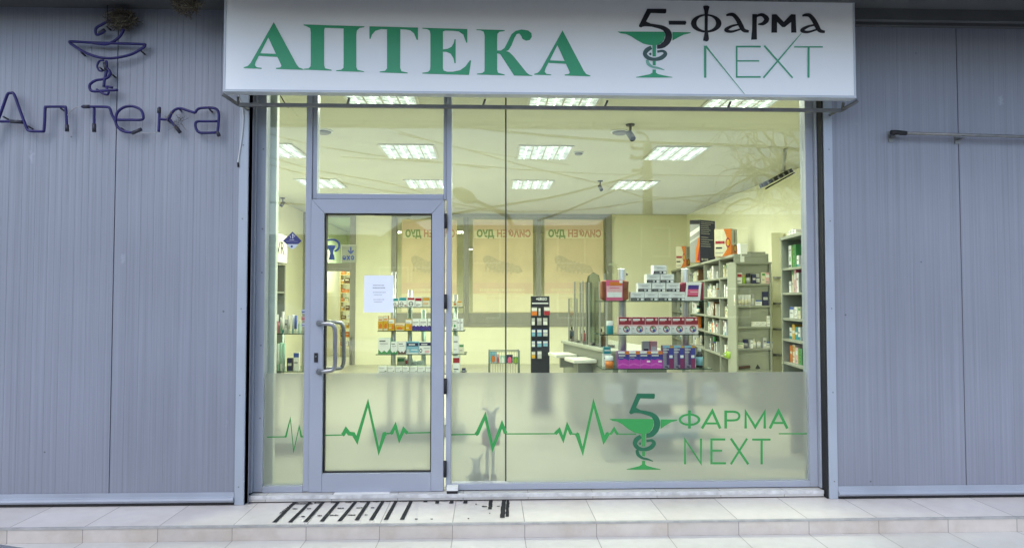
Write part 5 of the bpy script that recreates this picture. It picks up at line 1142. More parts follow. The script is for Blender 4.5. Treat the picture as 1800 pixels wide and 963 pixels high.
for ri, rw in enumerate(grid):
    for ci, (xa, xb, ya, yb) in enumerate(rw):
        a, c = at(M8(xa), N8(yb), RY-0.05), at(M8(xb), N8(ya), RY-0.05)
        p = thing('blister_pack', 'small %s blister pack on the black rack, %s row from top, %s peg' % ('white topped' if ri else 'orange and white', ORD[ri], ['left', 'middle', 'right'][ci]), 'pack', ((a.x+c.x)/2, RY-0.05, a.z), 'packs on the black rack')
        MB().box((a.x, RY-0.05, a.z), (c.x, RY-0.046, c.z)).build('card', C_['blue' if ri in (2, 3) else 'grey'], p)
        MB().box((a.x+0.003, RY-0.062, a.z+(c.z-a.z)*0.05), (c.x-0.003, RY-0.0505, a.z+(c.z-a.z)*0.5)).build('blister', C_[blister_cols[k]], p, bevel=0.004)
        MB().box((a.x+0.003, RY-0.0515, a.z+(c.z-a.z)*0.58), (c.x-0.003, RY-0.0503, a.z+(c.z-a.z)*0.92)).build('printed_patch', C_['white' if ri not in (1,) else 'lgrey'], p)
        MB().tube([((a.x+c.x)/2, RY-0.07, c.z-0.006), ((a.x+c.x)/2, RY-0.0005, c.z-0.006)], 0.0025, 6).build('peg', steel, p)
        k += 1
# ---------------------------------------------------------------- wire basket rack
BY = 4.6
M9 = lambda x: 780+x/6.02; N9 = lambda y: 500+y/6.02
t = thing('wire_rack', 'low green grey wire rack holding printed leaflets near the back wall', 'wire rack', (at(886, 640, BY).x, BY+0.1, FL))
wire = mat('green_grey_wire', (0.08,0.11,0.09), 0.45, 0.1)
xl_, xr_ = at(M9(480), 640, BY).x, at(M9(798), 640, BY).x
for x in (xl_, xr_):
    for y in (BY, BY+0.22):
        MB().tube([(x, y, FL+0.001), (x, y, at(880, 616, BY).z)], 0.011, 8).build('leg', wire, t)
b = MB()
for v in (617.5, 638.5): 
    z = at(880, v, BY).z; b.tube([(xl_, BY, z), (xr_, BY, z)], 0.006, 6); b.tube([(xl_, BY+0.22, z), (xr_, BY+0.22, z)], 0.006, 6); b.tube([(xl_, BY, z), (xl_, BY+0.22, z)], 0.006, 6); b.tube([(xr_, BY, z), (xr_, BY+0.22, z)], 0.006, 6)
z0, z1 = at(880, 638.5, BY).z, at(880, 617.5, BY).z
for k in range(1, 12): x = xl_+(xr_-xl_)*k/12; b.tube([(x, BY, z1), (x, BY, z0), (x, BY+0.22, z0)], 0.0025, 4)
b.build('basket', wire, t)
b = MB()
for k in range(12): x = xl_+(xr_-xl_)*(k+0.5)/12; b.tube([(x, BY+0.02, FL+0.05), (x, BY+0.02, z0-0.01)], 0.003, 4)
b.build('lower_grille', wire, t)
for i, (xa, xb, ya, design, lab) in enumerate(((488,560,705,'sky','blue leaflet at the left of the wire rack'),(560,588,735,'lpink','narrow pink leaflet second in the wire rack'),(590,650,750,'mint','pale blue leaflet in the middle of the wire rack'),(664,730,742,'navy','dark blue and red leaflet right of middle in the wire rack'),(735,793,765,'green','green leaflet at the right of the wire rack'))):
    a, c = at(M9(xa), N9(825), BY+0.03), at(M9(xb), N9(ya), BY+0.03)
    p = thing('leaflet', lab, 'leaflet', ((a.x+c.x)/2, BY+0.04, z0+0.007), 'leaflets in the wire rack')
    MB().box((a.x, BY+0.03, z0+0.007), (c.x, BY+0.05, c.z)).build('booklet', C_[design], p)
    b = MB(); b.poly([[((a.x+c.x)/2+(c.x-a.x)*0.32*math.cos(q), BY+0.0292, z0+(c.z-z0)*0.35+0.05*math.sin(q)) for q in [2*math.pi*k/14 for k in range(14)]]]); b.build('cover_picture', C_[('orange','red','white','pink','lime')[i]], p, fix=False)

def hit_line(u, A, B):      # where the vertical plane through that column of the view cuts the line A-B
    d = ray(u, 523); d2 = Vector((d.x, d.y)); a2 = Vector((A.x-CAM.x, A.y-CAM.y)); e2 = Vector((B.x-A.x, B.y-A.y))
    den = d2.x*e2.y-d2.y*e2.x; tt = -(d2.x*a2.y-d2.y*a2.x)/den
    return A+(B-A)*tt
# ---------------------------------------------------------------- counter with screens
CZ = 0.93
cA = atz(990, 598, CZ); cB = atz(1061, 613, CZ)
cdir = (cB-cA).normalized(); cnor = Vector((-cdir.y, cdir.x, 0))
if cnor.x < 0: cnor = -cnor
L_ = (cB-cA).length+0.25
t = thing('counter', 'grey green service counter with pale top running back behind the display stand', 'counter', (cA.x, cA.y, FL))
MB().obox((cA.x, cA.y, FL+0.001), cdir*L_, cnor*0.55, Vector((0,0,CZ-FL-0.03))).build('body', mat('counter_front', (0.20,0.215,0.18), 0.5, 0.05), t, bevel=0.004)
MB().obox((cA.x-cnor.x*0.03, cA.y-cnor.y*0.03, CZ-0.029), cdir*L_, cnor*0.6, Vector((0,0,0.03))).build('top', mat('counter_top', (0.36,0.375,0.31), 0.35, 0.04), t, bevel=0.004)
for k in range(3):
    o_ = cA+cdir*(0.06+0.52*k)-cnor*0.004; MB().obox((o_.x, o_.y, 0.2), cdir*0.46, cnor*0.0035, Vector((0,0,0.5))).build('front_panel', lam, t, bevel=0.003)
def ledge(s_, label):
    o_ = Vector((cA.x, cA.y, 0.775))+cdir*s_-cnor*0.005
    t2 = thing('handbag_shelf', label, 'shelf', tuple(o_), 'small white ledges on the counter front')
    MB().obox(o_, cdir*0.34, -cnor*0.24, Vector((0,0,0.035))).build('shelf_board', mat('ledge_white', (0.66,0.66,0.58), 0.4), t2, bevel=0.006)
    MB().obox(o_+cdir*0.15+Vector((0,0,-0.12)), cdir*0.03, -cnor*0.15, Vector((0,0,0.119))).build('support', lam_d, t2)
ledge(0.22, 'small white ledge on the counter front, farther one')
ledge(0.86, 'small white ledge on the counter front, nearer one')
# upright glass screens on the counter
def screen(u, v0, wd, label, arch=False, off=0.03, gm=None, post=True):
    p = hit_line(u, cA+cnor*off, cB+cnor*off)
    s_ = max(0.02, min(L_-0.1, ((p-cA).dot(cdir)))); o_ = cA+cdir*s_+cnor*off
    dist = o_.y; zt = at(u, v0, dist).z
    t2 = thing('glass_screen', label, 'glass screen', (o_.x, o_.y, CZ+0.001), 'glass screens on the counter')
    ax = cdir*wd
    outl = [(0,0),(1,0),(1,0.86)]+([(0.9,0.95),(0.5,1.0),(0.1,0.95),(0,0.86)] if arch else [(1,1),(0,1)])
    b = MB(); b.prism([Vector((o_.x, o_.y, CZ+0.002))+ax*q+Vector((0,0,(zt-CZ)*r)) for q, r in outl], cnor*0.008); b.build('pane', gm or acryl, t2)
    if post:
        for e_ in (0.0, 1.0):
            q = o_+ax*e_; MB().box((q.x-0.008, q.y-0.012, CZ+0.001), (q.x+0.008, q.y+0.012, CZ+(zt-CZ)*(0.87 if arch else 0.99))).build('edge_profile', MATS['partition_aluminium'], t2)
    MB().obox(Vector((o_.x, o_.y, CZ+0.001))+ax*0.3-cnor*0.02, ax*0.2, cnor*0.05, Vector((0,0,0.03))).build('clamp', steel, t2)
smoke = glass_mat('smoky_glass', (0.45,0.53,0.50), 1.35)
screen(1000, 524, 0.3, 'slim glass screen at the far end of the counter')
screen(1010, 494, 0.3, 'slim glass screen second from the far end of the counter')
screen(1020, 496, 0.3, 'slim glass screen third from the far end of the counter')
screen(1031, 480, 0.42, 'smoky arched glass screen standing on the middle of the counter', True, 0.04, smoke)
screen(1046, 505, 0.35, 'pale upright glass screen beside the smoky arched one', False, 0.06)
screen(1063, 462, 0.4, 'tall arched clear glass screen behind the tan bag', True, 0.12)
for u, col_, h_, lab in ((1004, 'black', 0.16, 'dark slim bottle at the far end of the counter'), (1026, 'red', 0.14, 'red bottle on the counter by the smoky screen'), (1056, 'lime', 0.18, 'dark green bottle on the counter left of the display stand'), (1061, 'brown', 0.15, 'brown bottle on the counter left of the display stand')):
    p = hit_line(u, cA+cnor*0.09, cB+cnor*0.09); s_ = (p-cA).dot(cdir); o_ = cA+cdir*max(0.05, min(L_-0.05, s_))+cnor*0.09
    place(lathe_mesh('bottle', 0.055, h_, col_, 'black', None), 'bottle', (o_.x, o_.y, CZ+0.0018), lab, 'bottle', None)
# ---------------------------------------------------------------- shelves along the right
def shelf_goods(O, du, dn, width, z, hmax, n, rn, rnd, palette, group):
    """row of goods on a board; O front-left corner, du along the front, dn into the shelf"""
    x = 0.03; i = 0; rz = math.atan2(du.y, du.x)
    while i < n:
        dsg = rnd.choice(palette); bottle = rnd.random() < 0.25
        w_ = rnd.choice((0.04, 0.05, 0.062, 0.075, 0.09)) if not bottle else rnd.choice((0.045, 0.055))
        if x+w_ > width-0.02: break
        h_ = min(hmax*0.86, rnd.choice((0.11, 0.14, 0.17, 0.20))); dep = 0.09
        p = Vector(O)+du*(x+w_/2)+dn*(0.03+dep/2+rnd.uniform(0, 0.05))
        if bottle:
            c1 = rnd.choice(('white','white','cream','amber','blue','teal')); me = lathe_mesh(rnd.choice(('bottle','jar')), w_, h_, c1, rnd.choice(('white','black','green','lgrey')), rnd.choice(('cream','lgrey','mint')))
            place(me, 'bottle', (p.x, p.y, z+0.0008), 'bottle, %s from left on %s' % (ORD[i], rn), 'bottle', group)
        else:
            place(carton_mesh(dsg, w_, h_, dep), 'carton', (p.x, p.y, z+0.0008), 'carton, %s from left on %s' % (ORD[i], rn), 'carton', group, rz+rnd.uniform(-0.05, 0.05))
        x += w_+rnd.choice((0.003, 0.004, 0.008, 0.03)); i += 1
PALE = ['white1','white2','white3','white4','white5','whitelines','whitelines','white1','white2','greycol','orangecol','browncol','bluecol','tealtop','redtop2']
rs = random.Random(17)
ZTOP = 1.98
def unit(name, label, A, B, us, vs_board, back, un, bt=0.022, top=None, goods=True, pal=PALE, nmax=7, label_fx=None):
    """A near end, B far end of the front line; us = columns where uprights stand"""
    dl_ = Vector((B.x-A.x, B.y-A.y, 0)).normalized(); nn = Vector((dl_.y, -dl_.x, 0))
    if nn.x < 0: nn = -nn
    top = top or ZTOP
    t = thing(name, label, 'shelving', (A.x+nn.x*back/2, A.y+nn.y*back/2, FL))
    P_ = [hit_line(u, A, B) for u in us]; L_ = (Vector((P_[-1].x-P_[0].x, P_[-1].y-P_[0].y))).length
    for p in P_:
        MB().obox((p.x, p.y, FL+0.001), dl_*bt, nn*back, Vector((0,0,top-FL-0.03))).build('upright', lam, t)
    p0 = P_[0]
    MB().obox((p0.x-dl_.x*0.004-nn.x*0.006, p0.y-dl_.y*0.004-nn.y*0.006, top-0.028), dl_*(L_+bt+0.008), nn*(back+0.006), Vector((0,0,0.028))).build('top_board', lam, t)
    MB().obox((p0.x+nn.x*(back-0.012), p0.y+nn.y*(back-0.012), FL+0.002), dl_*(L_+bt), nn*0.01, Vector((0,0,top-FL-0.034))).build('back_panel', lam, t)
    zs_ = [at(us[0], v, p0.y).z for v in vs_board]
    for k in range(len(P_)-1):
        a, c = P_[k]+dl_*(bt+0.001), P_[k+1]-dl_*0.001; w_ = (Vector((c.x-a.x, c.y-a.y))).length
        for si, z in enumerate(zs_):
            MB().obox((a.x+nn.x*0.004, a.y+nn.y*0.004, z-0.02), dl_*w_, nn*(back-0.02), Vector((0,0,0.02))).build('shelf', lam, t)
            hmax = ((zs_[si-1] if si else top-0.03)-z)-0.02
            if goods: shelf_goods((c.x, c.y, z), -dl_, nn, w_, z, hmax, nmax if isinstance(nmax, int) else nmax[k], 'the %s shelf of the %s' % (ORD[si], un(k)), rs, pal, 'goods in the '+label.split(' of')[0][:40])
    return t, zs_, P_, dl_, nn
A_end = atz(1292, 446, ZTOP); B_end = atz(1181, 475.5, ZTOP)
unit('wall_shelving', 'long run of grey green pigeonhole shelves along the right wall', A_end, B_end, (1291, 1265, 1238, 1211, 1190, 1181), (485, 522, 560, 594, 633), 0.42,
     lambda k: ['nearest', 'second', 'third', 'fourth', 'farthest'][k]+' right wall bay', nmax=(9, 9, 7, 4, 0))
# frontal unit C
YC = A_end.y-0.02
cx0, cx1 = at(1294, 560, YC).x, at(1357, 560, YC).x
t = thing('end_shelving', 'grey green open shelf unit facing the window at the end of the run', 'shelving', ((cx0+cx1)/2, YC+0.15, FL))
ztc = at(1320, 460.5, YC).z; bk = 0.30
for x in (cx0, cx1-0.022): MB().box((x, YC, FL+0.001), (x+0.022, YC+bk, ztc-0.025)).build('upright', lam, t)
MB().box((cx0-0.004, YC-0.006, ztc-0.024), (cx1+0.004, YC+bk, ztc)).build('top_board', lam, t)
MB().box((cx0+0.001, YC+bk-0.012, FL+0.001), (cx1-0.001, YC+bk-0.002, ztc-0.026)).build('back_panel', lam, t)
zC = [at(1320, v, YC).z for v in (498.5, 537, 574, 612, 651)]
for z in zC: MB().box((cx0+0.023, YC+0.004, z-0.02), (cx1-0.023, YC+bk-0.014, z)).build('shelf', lam, t)
Mq = lambda x: 1280+x/8.029; Nq = lambda y: 420+y/8.025
def rowC(items, z, rn):
    for i, (kind, a_, x0, x1, y0, y1, lab) in enumerate(items):
        p, q = at(x0, y1, YC+0.03), at(x1, y0, YC+0.03); w_ = q.x-p.x; h_ = q.z-p.z; loc = ((p.x+q.x)/2, YC+0.03+min(w_, 0.12)/2, z+0.0008)
        me = carton_mesh(a_, w_-0.002, h_, 0.1) if kind == 'c' else lathe_mesh(kind, w_, h_, *a_)
        place(me, 'carton' if kind == 'c' else 'bottle', loc, lab+' on the '+rn, 'carton' if kind == 'c' else 'bottle', 'goods in the end shelf unit')
f1 = lambda l: [(k, a, Mq(x0), Mq(x1), Nq(y0), Nq(y1), s) for k, a, x0, x1, y0, y1, s in l]
rowC(f1([('c','redtop2',95,195,478,628,'red and white carton, leftmost'),('bottle',('lime','yellow',None),205,250,505,628,'yellow green bottle'),('jar',('grey','black','lgrey'),262,322,485,628,'round grey tin'),('c','darkcol',328,385,500,628,'dark grey carton'),('jar',('navy','lgrey','white'),388,458,490,628,'navy jar with pale lid'),('c','white2',462,515,470,628,'tall cream carton'),('c','pinkcol',517,588,472,628,'pale pink carton, rightmost')]), zC[0], 'top shelf of the end unit')
rowC(f1([('jar',('white','white','cream'),92+47*k,136+47*k,768,920,'white lidded jar, %s in the row' % ORD[k]) for k in range(5)]+[('jar',('lgrey','grey',None),330,378,760,920,'grey lidded jar after the white ones'),('c','white3',380,470,845,920,'low white carton'),('c','darkcol',478,565,725,920,'black and white carton at the right')]), zC[1], 'second shelf of the end unit')
Mq2 = lambda x: 1280+x/7.407; Nq2 = lambda y: 530+y/7.407
f2 = lambda l: [(k, a, Mq2(x0), Mq2(x1), Nq2(y0), Nq2(y1), s) for k, a, x0, x1, y0, y1, s in l]
rowC(f2([('c','whitelines',305,345,265,325,'low white pack at the left'),('c','whitelines',348,420,262,325,'low white pack in the middle'),('c','whitelines',422,492,262,325,'wide white pack right of middle'),('c','whitelines',495,550,185,325,'stacked white pack at the right')]), zC[2], 'third shelf of the end unit')
for k, (x0, x1, y0, y1) in enumerate(((390,490,205,262),(445,520,148,205))):
    p, q = at(Mq2(x0), Nq2(y1), YC+0.04), at(Mq2(x1), Nq2(y0), YC+0.04); me = carton_mesh('whitelines', q.x-p.x, (at(1320, Nq2(262), YC).z-at(1320, Nq2(325), YC).z)*0.9, 0.09)
    place(me, 'carton', ((p.x+q.x)/2, YC+0.09, zC[2]+0.0012+(at(1320, Nq2(262), YC+.03).z-at(1320, Nq2(325), YC+.03).z)*(k+1)*0.92 + 0.004), 'white pack %s of the stepped pile on the third shelf' % ('on the second level', 'at the top')[k], 'carton', 'goods in the end shelf unit')
rowC(f2([('c','white2',105,200,525,597,'cream carton, leftmost'),('jar',('navy','navy','grey'),203,270,482,597,'dark blue jar'),('c','white1',278,312,495,597,'narrow white carton'),('bottle',('cream','lgrey','white'),318,365,480,597,'cream bottle'),('bottle',('cream','brown','white'),372,440,480,597,'squat cream bottle'),('c','greycol',443,488,462,597,'tall grey carton'),('c','white3',490,580,512,597,'white and blue carton, rightmost')]), zC[3], 'fourth shelf of the end unit')
# dark object and jar on the bottom shelf
pb = at(1328, 645, YC+0.1)
t2 = thing('black_bag', 'black soft bag with long strap lying on the bottom shelf of the end unit', 'bag', (pb.x, YC+0.12, zC[4]))
b = MB()
b.lathe((at(1331, 640, YC+.1).x, YC+0.12, zC[4]+0.001), [(0.09,0),(0.11,0.02),(0.105,0.07),(0.08,0.11),(0.04,0.13)], 18, 0, 1.0, 0.75); b.build('bag_body', mat('black_cloth', (0.02,0.02,0.02), 0.7, 0.2), t2)
b = MB(); b.tube([Vector(q) for q in smooth([tuple(at(u, v, YC+0.1)) for u, v in ((1305,637),(1312,638),(1322,636),(1326,634))], 4)], 0.018, 8); b.build('strap', MATS['black_cloth'], t2)
b = MB(); b.tube([at(1296, 646.5, YC+0.05), at(1318, 644, YC+0.05)], 0.016, 8); b.build('handle', mat('brown_leather', (0.08,0.03,0.015), 0.5), t2)
p = at(1347, 640, YC+0.08); place(lathe_mesh('jar', 0.05, 0.115, 'amber', 'white', None), 'bottle', (p.x, YC+0.1, zC[4]+0.0008), 'amber jar at the right of the bottom shelf of the end unit', 'bottle', 'goods in the end shelf unit')
p = at(1285, 645, A_end.y+0.25)
t2 = thing('green_mug', 'bright green mug in the bottom pigeonhole beside the end unit', 'mug', (p.x, p.y, at(1291, 633, A_end.y).z))
# boxes on top of the shelving
def on_top(design, side, u0, u1, um, v0, v1, Y, z, label, rz=0.0, cat='carton'):
    a, c = at(u0, v1, Y), at(um, v0, Y); w_ = c.x-a.x; h_ = at(um, v0, Y).z-z; d_ = max(0.05, (at(u1, v0, Y).x-c.x)*1.25)
    t = thing('display_carton', label, cat, ((a.x+c.x)/2, Y, z))
    p1 = MB(); ang = 0.6
    ca, sa = math.cos(ang), math.sin(ang)
    ax = Vector((ca, -sa*0.0, 0)); 
    W1 = Vector((w_*1.0, -w_*0.35, 0)); W2 = Vector((at(u1, v0, Y).x-c.x, 0.10+0.3*(at(u1, v0, Y).x-c.x), 0))
    o = Vector((a.x, Y, z+0.001))
    MB().obox(o, W1, W2, Vector((0,0,h_))).build('box_body', C_[DES[design][1]], t)
    for dsg, O_, W_ in ((design, o, W1), (side, o+W1, W2)):
        nrm = Vector((W_.y, -W_.x, 0)).normalized()
        base, sd_, marks = DES[dsg]; cols = [base]
        for q in marks:
            if q[-1] not in cols: cols.append(q[-1])
        b = MB()
        def pt(x, y, l): return O_+W_*min(max(x, 0.005), 0.995)+Vector((0,0,h_*min(max(y, 0.005), 0.995)))+nrm*(0.0008+0.0005*l)
        b.face([pt(0,0,0), pt(1,0,0), pt(1,1,0), pt(0,1,0)], 0)
        for i, q in enumerate(marks):
            if q[0] == 'e': pts = [(q[1]+q[3]*math.cos(2*math.pi*k/18), q[2]+q[4]*math.sin(2*math.pi*k/18)) for k in range(18)]
            elif q[0] == 'p': pts = q[1]
            else: x0, y0, x1, y1 = q[:4]; pts = [(x0,y0),(x1,y0),(x1,y1),(x0,y1)]
            b.poly([[pt(x, y, i+1) for x, y in pts]], cols.index(q[-1]))
        b.build('printed_face', [C_[c_] for c_ in cols], t, fix=False)
    return t
yA = lambda u: hit_line(u, A_end, B_end).y
on_top('orangebig', 'orangeside', 1188, 1215, 1204, 433, 470, yA(1195)+0.12, ZTOP+0.001, 'orange and cream display carton at the far left on top of the shelves')
on_top('firebig', 'navybig', 1213, 1262, 1228, 387, 460, yA(1235)+0.12, ZTOP+0.001, 'tall navy display carton with white print on top of the shelves')
on_top('orangebig', 'orangeside', 1256, 1299, 1282, 403, 452, yA(1275)+0.10, ZTOP+0.001, 'big orange and cream display carton on the near end of the shelves')
x0, x1 = at(1299.5, 450, YC+0.1).x, at(1311.5, 450, YC+0.1).x
o = MB().box((x0, YC+0.06, ztc+0.001), (x1, YC+0.16, at(1305, 429, YC+0.1).z)).build('carton', C_['white']); tag(o, 'tall plain white carton standing on the left of the end unit top', 'carton')
x0, x1 = at(1312.5, 450, YC+0.1).x, at(1344.5, 450, YC+0.1).x
o = MB().box((x0, YC+0.08, ztc+0.001), (x1, YC+0.26, at(1330, 443, YC+0.1).z)).build('storage_box', lam, bevel=0.003); tag(o, 'plain grey green box lying on the end unit top', 'box')
# mug
zM = t2.location.z; b = MB(); b.lathe((p.x, p.y, zM+0.001), [(0.05,0),(0.062,0.015),(0.065,0.09),(0.06,0.09),(0.056,0.02)], 18); b.build('mug_body', C_['lime'], t2)
b = MB(); b.tube([Vector(q) for q in smooth([(p.x-0.06, p.y, zM+0.075), (p.x-0.095, p.y, zM+0.06), (p.x-0.09, p.y, zM+0.03), (p.x-0.058, p.y, zM+0.02)], 4)], 0.008, 6); b.build('handle', C_['lime'], t2)
# near unit B
B_far = atz(1374, 417, ZTOP); B_near = atz(1420, 404.5, ZTOP)
tB, zB, PB, dB, nB = unit('corner_shelving', 'grey green shelf unit just inside the right edge of the window', B_near, B_far, (1428, 1375), (429, 443, 465, 513, 563, 604, 650)[2:], 0.40, lambda k: 'shelf unit at the right window edge', nmax=5, goods=False, bt=0.026)
# goods of the near unit stand near its far end, where they show
spec = [[('greenherb',0.085,0.20),('greenside',0.10,0.20),('white5',0.05,0.10)], [('white1',0.07,0.10),('white2',0.045,0.22),('pinkcol',0.045,0.20),('white1',0.05,0.17)], [('white3',0.12,0.10),('whitelines',0.08,0.10),('white2',0.06,0.10)], [('white5',0.06,0.10),('yellowcol',0.06,0.13),('tealcol',0.06,0.11),('white5',0.06,0.11)], [('orangecol',0.06,0.15),('yellowtop',0.06,0.16),('pinkcol',0.06,0.14),('greenside',0.08,0.14)]]
nmB = {'greenherb': 'white herb print', 'greenside': 'green', 'white5': 'white and teal', 'white1': 'white', 'white2': 'cream', 'pinkcol': 'pink', 'white3': 'white and blue', 'whitelines': 'plain white', 'yellowcol': 'yellow', 'tealcol': 'teal', 'orangecol': 'orange', 'yellowtop': 'cream and yellow'}
for si, (z, rw) in enumerate(zip(zB, spec)):
    x = 0.05
    for i, (dsg, w_, h_) in enumerate(rw):
        q = PB[-1]-dB*(x+w_/2)+nB*0.09; x += w_+0.012
        place(carton_mesh(dsg, w_, h_, 0.09), 'carton', (q.x, q.y, z+0.0008), '%s carton, %s from left on the %s shelf at the window edge' % (nmB[dsg], ORD[i], ORD[si]), 'carton', 'goods at the right window edge', math.atan2(-dB.y, -dB.x)+random.uniform(-0.05, 0.05))
q = PB[-1]-dB*0.30+nB*0.12
for k, dx in enumerate((0.05, 0.12, 0.19)):
    pp = PB[-1]-dB*dx+nB*0.08; place(carton_mesh('white1', 0.055, 0.05+0.01*(k % 2), 0.05), 'carton', (pp.x, pp.y, ZTOP+0.0008), 'small white carton on top of the window edge unit, %s from left' % ORD[k], 'carton', 'goods at the right window edge', math.atan2(-dB.y, -dB.x))
pp = PB[-1]-dB*0.34+nB*0.15; place(carton_mesh('orangebig', 0.16, 0.24, 0.12), 'carton', (pp.x, pp.y, ZTOP+0.0008), 'orange and cream display carton on top of the window edge unit', 'carton', None, math.atan2(-dB.y, -dB.x))
for k in range(1, 5):
    p_ = at(1365, 443+45*k, 4.5)
    o = MB().box((p_.x-0.05, 4.40, p_.z-0.015), (p_.x+0.05, 4.5, p_.z+0.012)).build('wall_bracket', lam_d); tag(o, 'small grey bracket on the pale strip between shelf units, %s from the top' % ORD[k-1], 'bracket', 'brackets between the shelf units')
o = MB().box((at(1357.5, 500, 4.5).x, 4.51, FL+0.001), (at(1379, 500, 4.5).x, 4.60, 2.35)).build('wall_board', cream); tag(o, 'pale upright wall board between the two right shelf units', 'board')

# ---------------------------------------------------------------- storeroom rack seen through the back doorway
kx = lambda u, Y: at(u, 560, Y).x
for qi, (ua, ub, Ys, lab) in enumerate(((596, 622, 11.2, 'tall storeroom rack of many thin shelves behind the back doorway'), (560, 592, 12.4, 'farther storeroom rack with a few boxes behind the back doorway'))):
    xa_, xb_ = kx(ua, Ys), kx(ub, Ys); t = thing('store_rack', lab, 'rack', ((xa_+xb_)/2, Ys, FL))
    for x in (xa_, xb_-0.03): MB().box((x, Ys, FL+0.001), (x+0.03, Ys+0.3, 2.1)).build('upright', mat('rack_cream', (0.7,0.62,0.36), 0.5), t)
    for k in range(9): MB().box((xa_+0.031, Ys+0.002, 0.28+0.21*k), (xb_-0.031, Ys+0.29, 0.30+0.21*k)).build('shelf', MATS['rack_cream'], t)
    rq = random.Random(40+qi)
    for k in range(9):
        x = xa_+0.04; j = 0
        while x < xb_-0.12 and j < 4:
            w_ = rq.choice((0.06, 0.08, 0.1)); h_ = rq.uniform(0.06, 0.13)
            place(carton_mesh(rq.choice(('yellow2','white2','browncol','greycol','orangecol','white1')), w_, round(h_, 2), 0.1), 'carton', (x+w_/2, Ys+0.08, 0.301+0.21*k), 'carton, %s from left on the %s shelf up of the %s storeroom rack' % (ORD[j], ORD[k], ('nearer', 'farther')[qi]), 'carton', 'goods in the storeroom'); x += w_+rq.uniform(0.005, 0.05); j += 1
# ---------------------------------------------------------------- left side: light box shelf and glass shelves
LX = -2.29
t = thing('lightbox_shelving', 'wall shelf unit under a lit sign box seen through the left pane', 'shelving', (LX-0.2, 1.9, FL))
MB().box((LX-0.4, 0.9, FL+0.001), (LX-0.38, 2.82, 1.80)).build('back_panel', lam, t); MB().box((LX-0.379, 2.79, FL+0.001), (LX-0.01, 2.82, 1.80)).build('side_panel', lam, t)
for z in (0.35, 0.75, 1.15, 1.5): MB().box((LX-0.379, 0.9, z-0.02), (LX-0.012, 2.789, z)).build('shelf', lam, t)
lb_m = mat('lightbox_face', (0.8,0.8,0.7), 0.4, 0.02, emit=(1.0,0.97,0.62), estr=0.28)
t = thing('light_box', 'lit cream sign box with black letters above the left shelves', 'light box', (LX-0.15, 1.9, 1.81))
MB().box((LX-0.36, 0.9, 1.81), (LX, 2.82, 2.14)).build('casing', lam_d, t); MB().box((LX+0.0005, 0.91, 1.82), (LX+0.006, 2.81, 2.13)).build('lit_face', lb_m, t)
text_mesh('lettering', 'SVR', 0.20, dark, t, (LX+0.008, 2.50, 1.97), face='+X', width=0.40)
for si, z in enumerate((0.75, 1.15, 1.5)):
    for i in range(4):
        h_ = (0.16, 0.2, 0.13)[si]; place(carton_mesh(('white1','pinkcol','redtop2','white3')[(i+si) % 4], 0.09, h_, 0.08), 'carton', (LX-0.1, 2.2+0.13*i, z+0.0008), '%s carton from near end on the %s shelf under the light box' % (ORD[i], ('lowest', 'middle', 'highest')[si]), 'carton', 'goods under the light box', R(90))
LYs = 1.3
t = thing('glass_shelf_stand', 'low glass shelf stand with tubes and bottles behind the left pane', 'display stand', (at(510, 640, LYs).x, LYs, FL))
Mw = lambda x: 460+x/3.44; Nw = lambda y: 380+y/3.44
zl = [at(505, v, LYs).z for v in (586, 652)]
xa_, xb_ = at(478, 600, LYs).x, at(536, 600, LYs).x
for z in zl:
    MB().box((xa_, LYs-0.02, z-0.008), (xb_, LYs+0.5, z)).build('glass_shelf', glass_in, t); MB().box((xa_, LYs-0.0225, z-0.0078), (xb_, LYs-0.0205, z-0.0004)).build('shelf_edge', MATS['green_glass_edge'], t)
for x in (xa_+0.02, xb_-0.03): MB().lathe((x, LYs+0.25, FL+0.001), [(0.015, 0), (0.015, 1.25)], 10).build('post', MATS['satin_steel'], t)
MB().box((xa_, LYs, FL+0.001), (xb_, LYs+0.45, FL+0.1)).build('base', lam_d, t)
items1 = [('jar',(82,100),595,('pink','white',None),'small jar with pink body'),('bottle',(102,118),612,('lgrey','white','mint'),'grey bottle'),('tubecap',(120,136),620,('teal','white',None),'teal tube'),('c',(138,152),625,'greycol','grey carton'),('tubecap',(156,172),600,('white','lgrey',None),'white tube'),('tubecap',(176,192),596,('sky','white',None),'light blue tube'),('tubecap',(195,212),600,('white','blue',None),'white and blue tube'),('bottle',(216,230),628,('mint','white',None),'pale green bottle')]
for k, (kd, (x0, x1), y0, a_, lab) in enumerate(items1):
    p, q = at(Mw(x0), Nw(705), LYs+0.04), at(Mw(x1), Nw(y0), LYs+0.04); w_ = max(0.022, q.x-p.x); h_ = q.z-zl[0]
    place(carton_mesh(a_, w_, h_, 0.04) if kd == 'c' else lathe_mesh(kd, w_, h_, *a_), 'carton' if kd == 'c' else 'bottle', ((p.x+q.x)/2, LYs+0.05+0.02*(k % 2), zl[0]+0.0006), '%s on the upper glass shelf behind the left pane' % lab, 'carton' if kd == 'c' else 'bottle', 'goods behind the left pane')
items2 = [('tubecap',(76,88),775,('lgrey','black',None),'grey tube with black cap'),('tubecap',(92,106),770,('mint','white',None),'tall pale green tube, left one'),('tubecap',(110,122),764,('white','mint',None),'tall white tube in the middle'),('tubecap',(126,140),768,('mint','mint',None),'tall pale green tube, right one'),('c',(155,188),857,'darkcol','low navy carton'),('c',(195,228),825,'white3','white and blue carton at the right')]
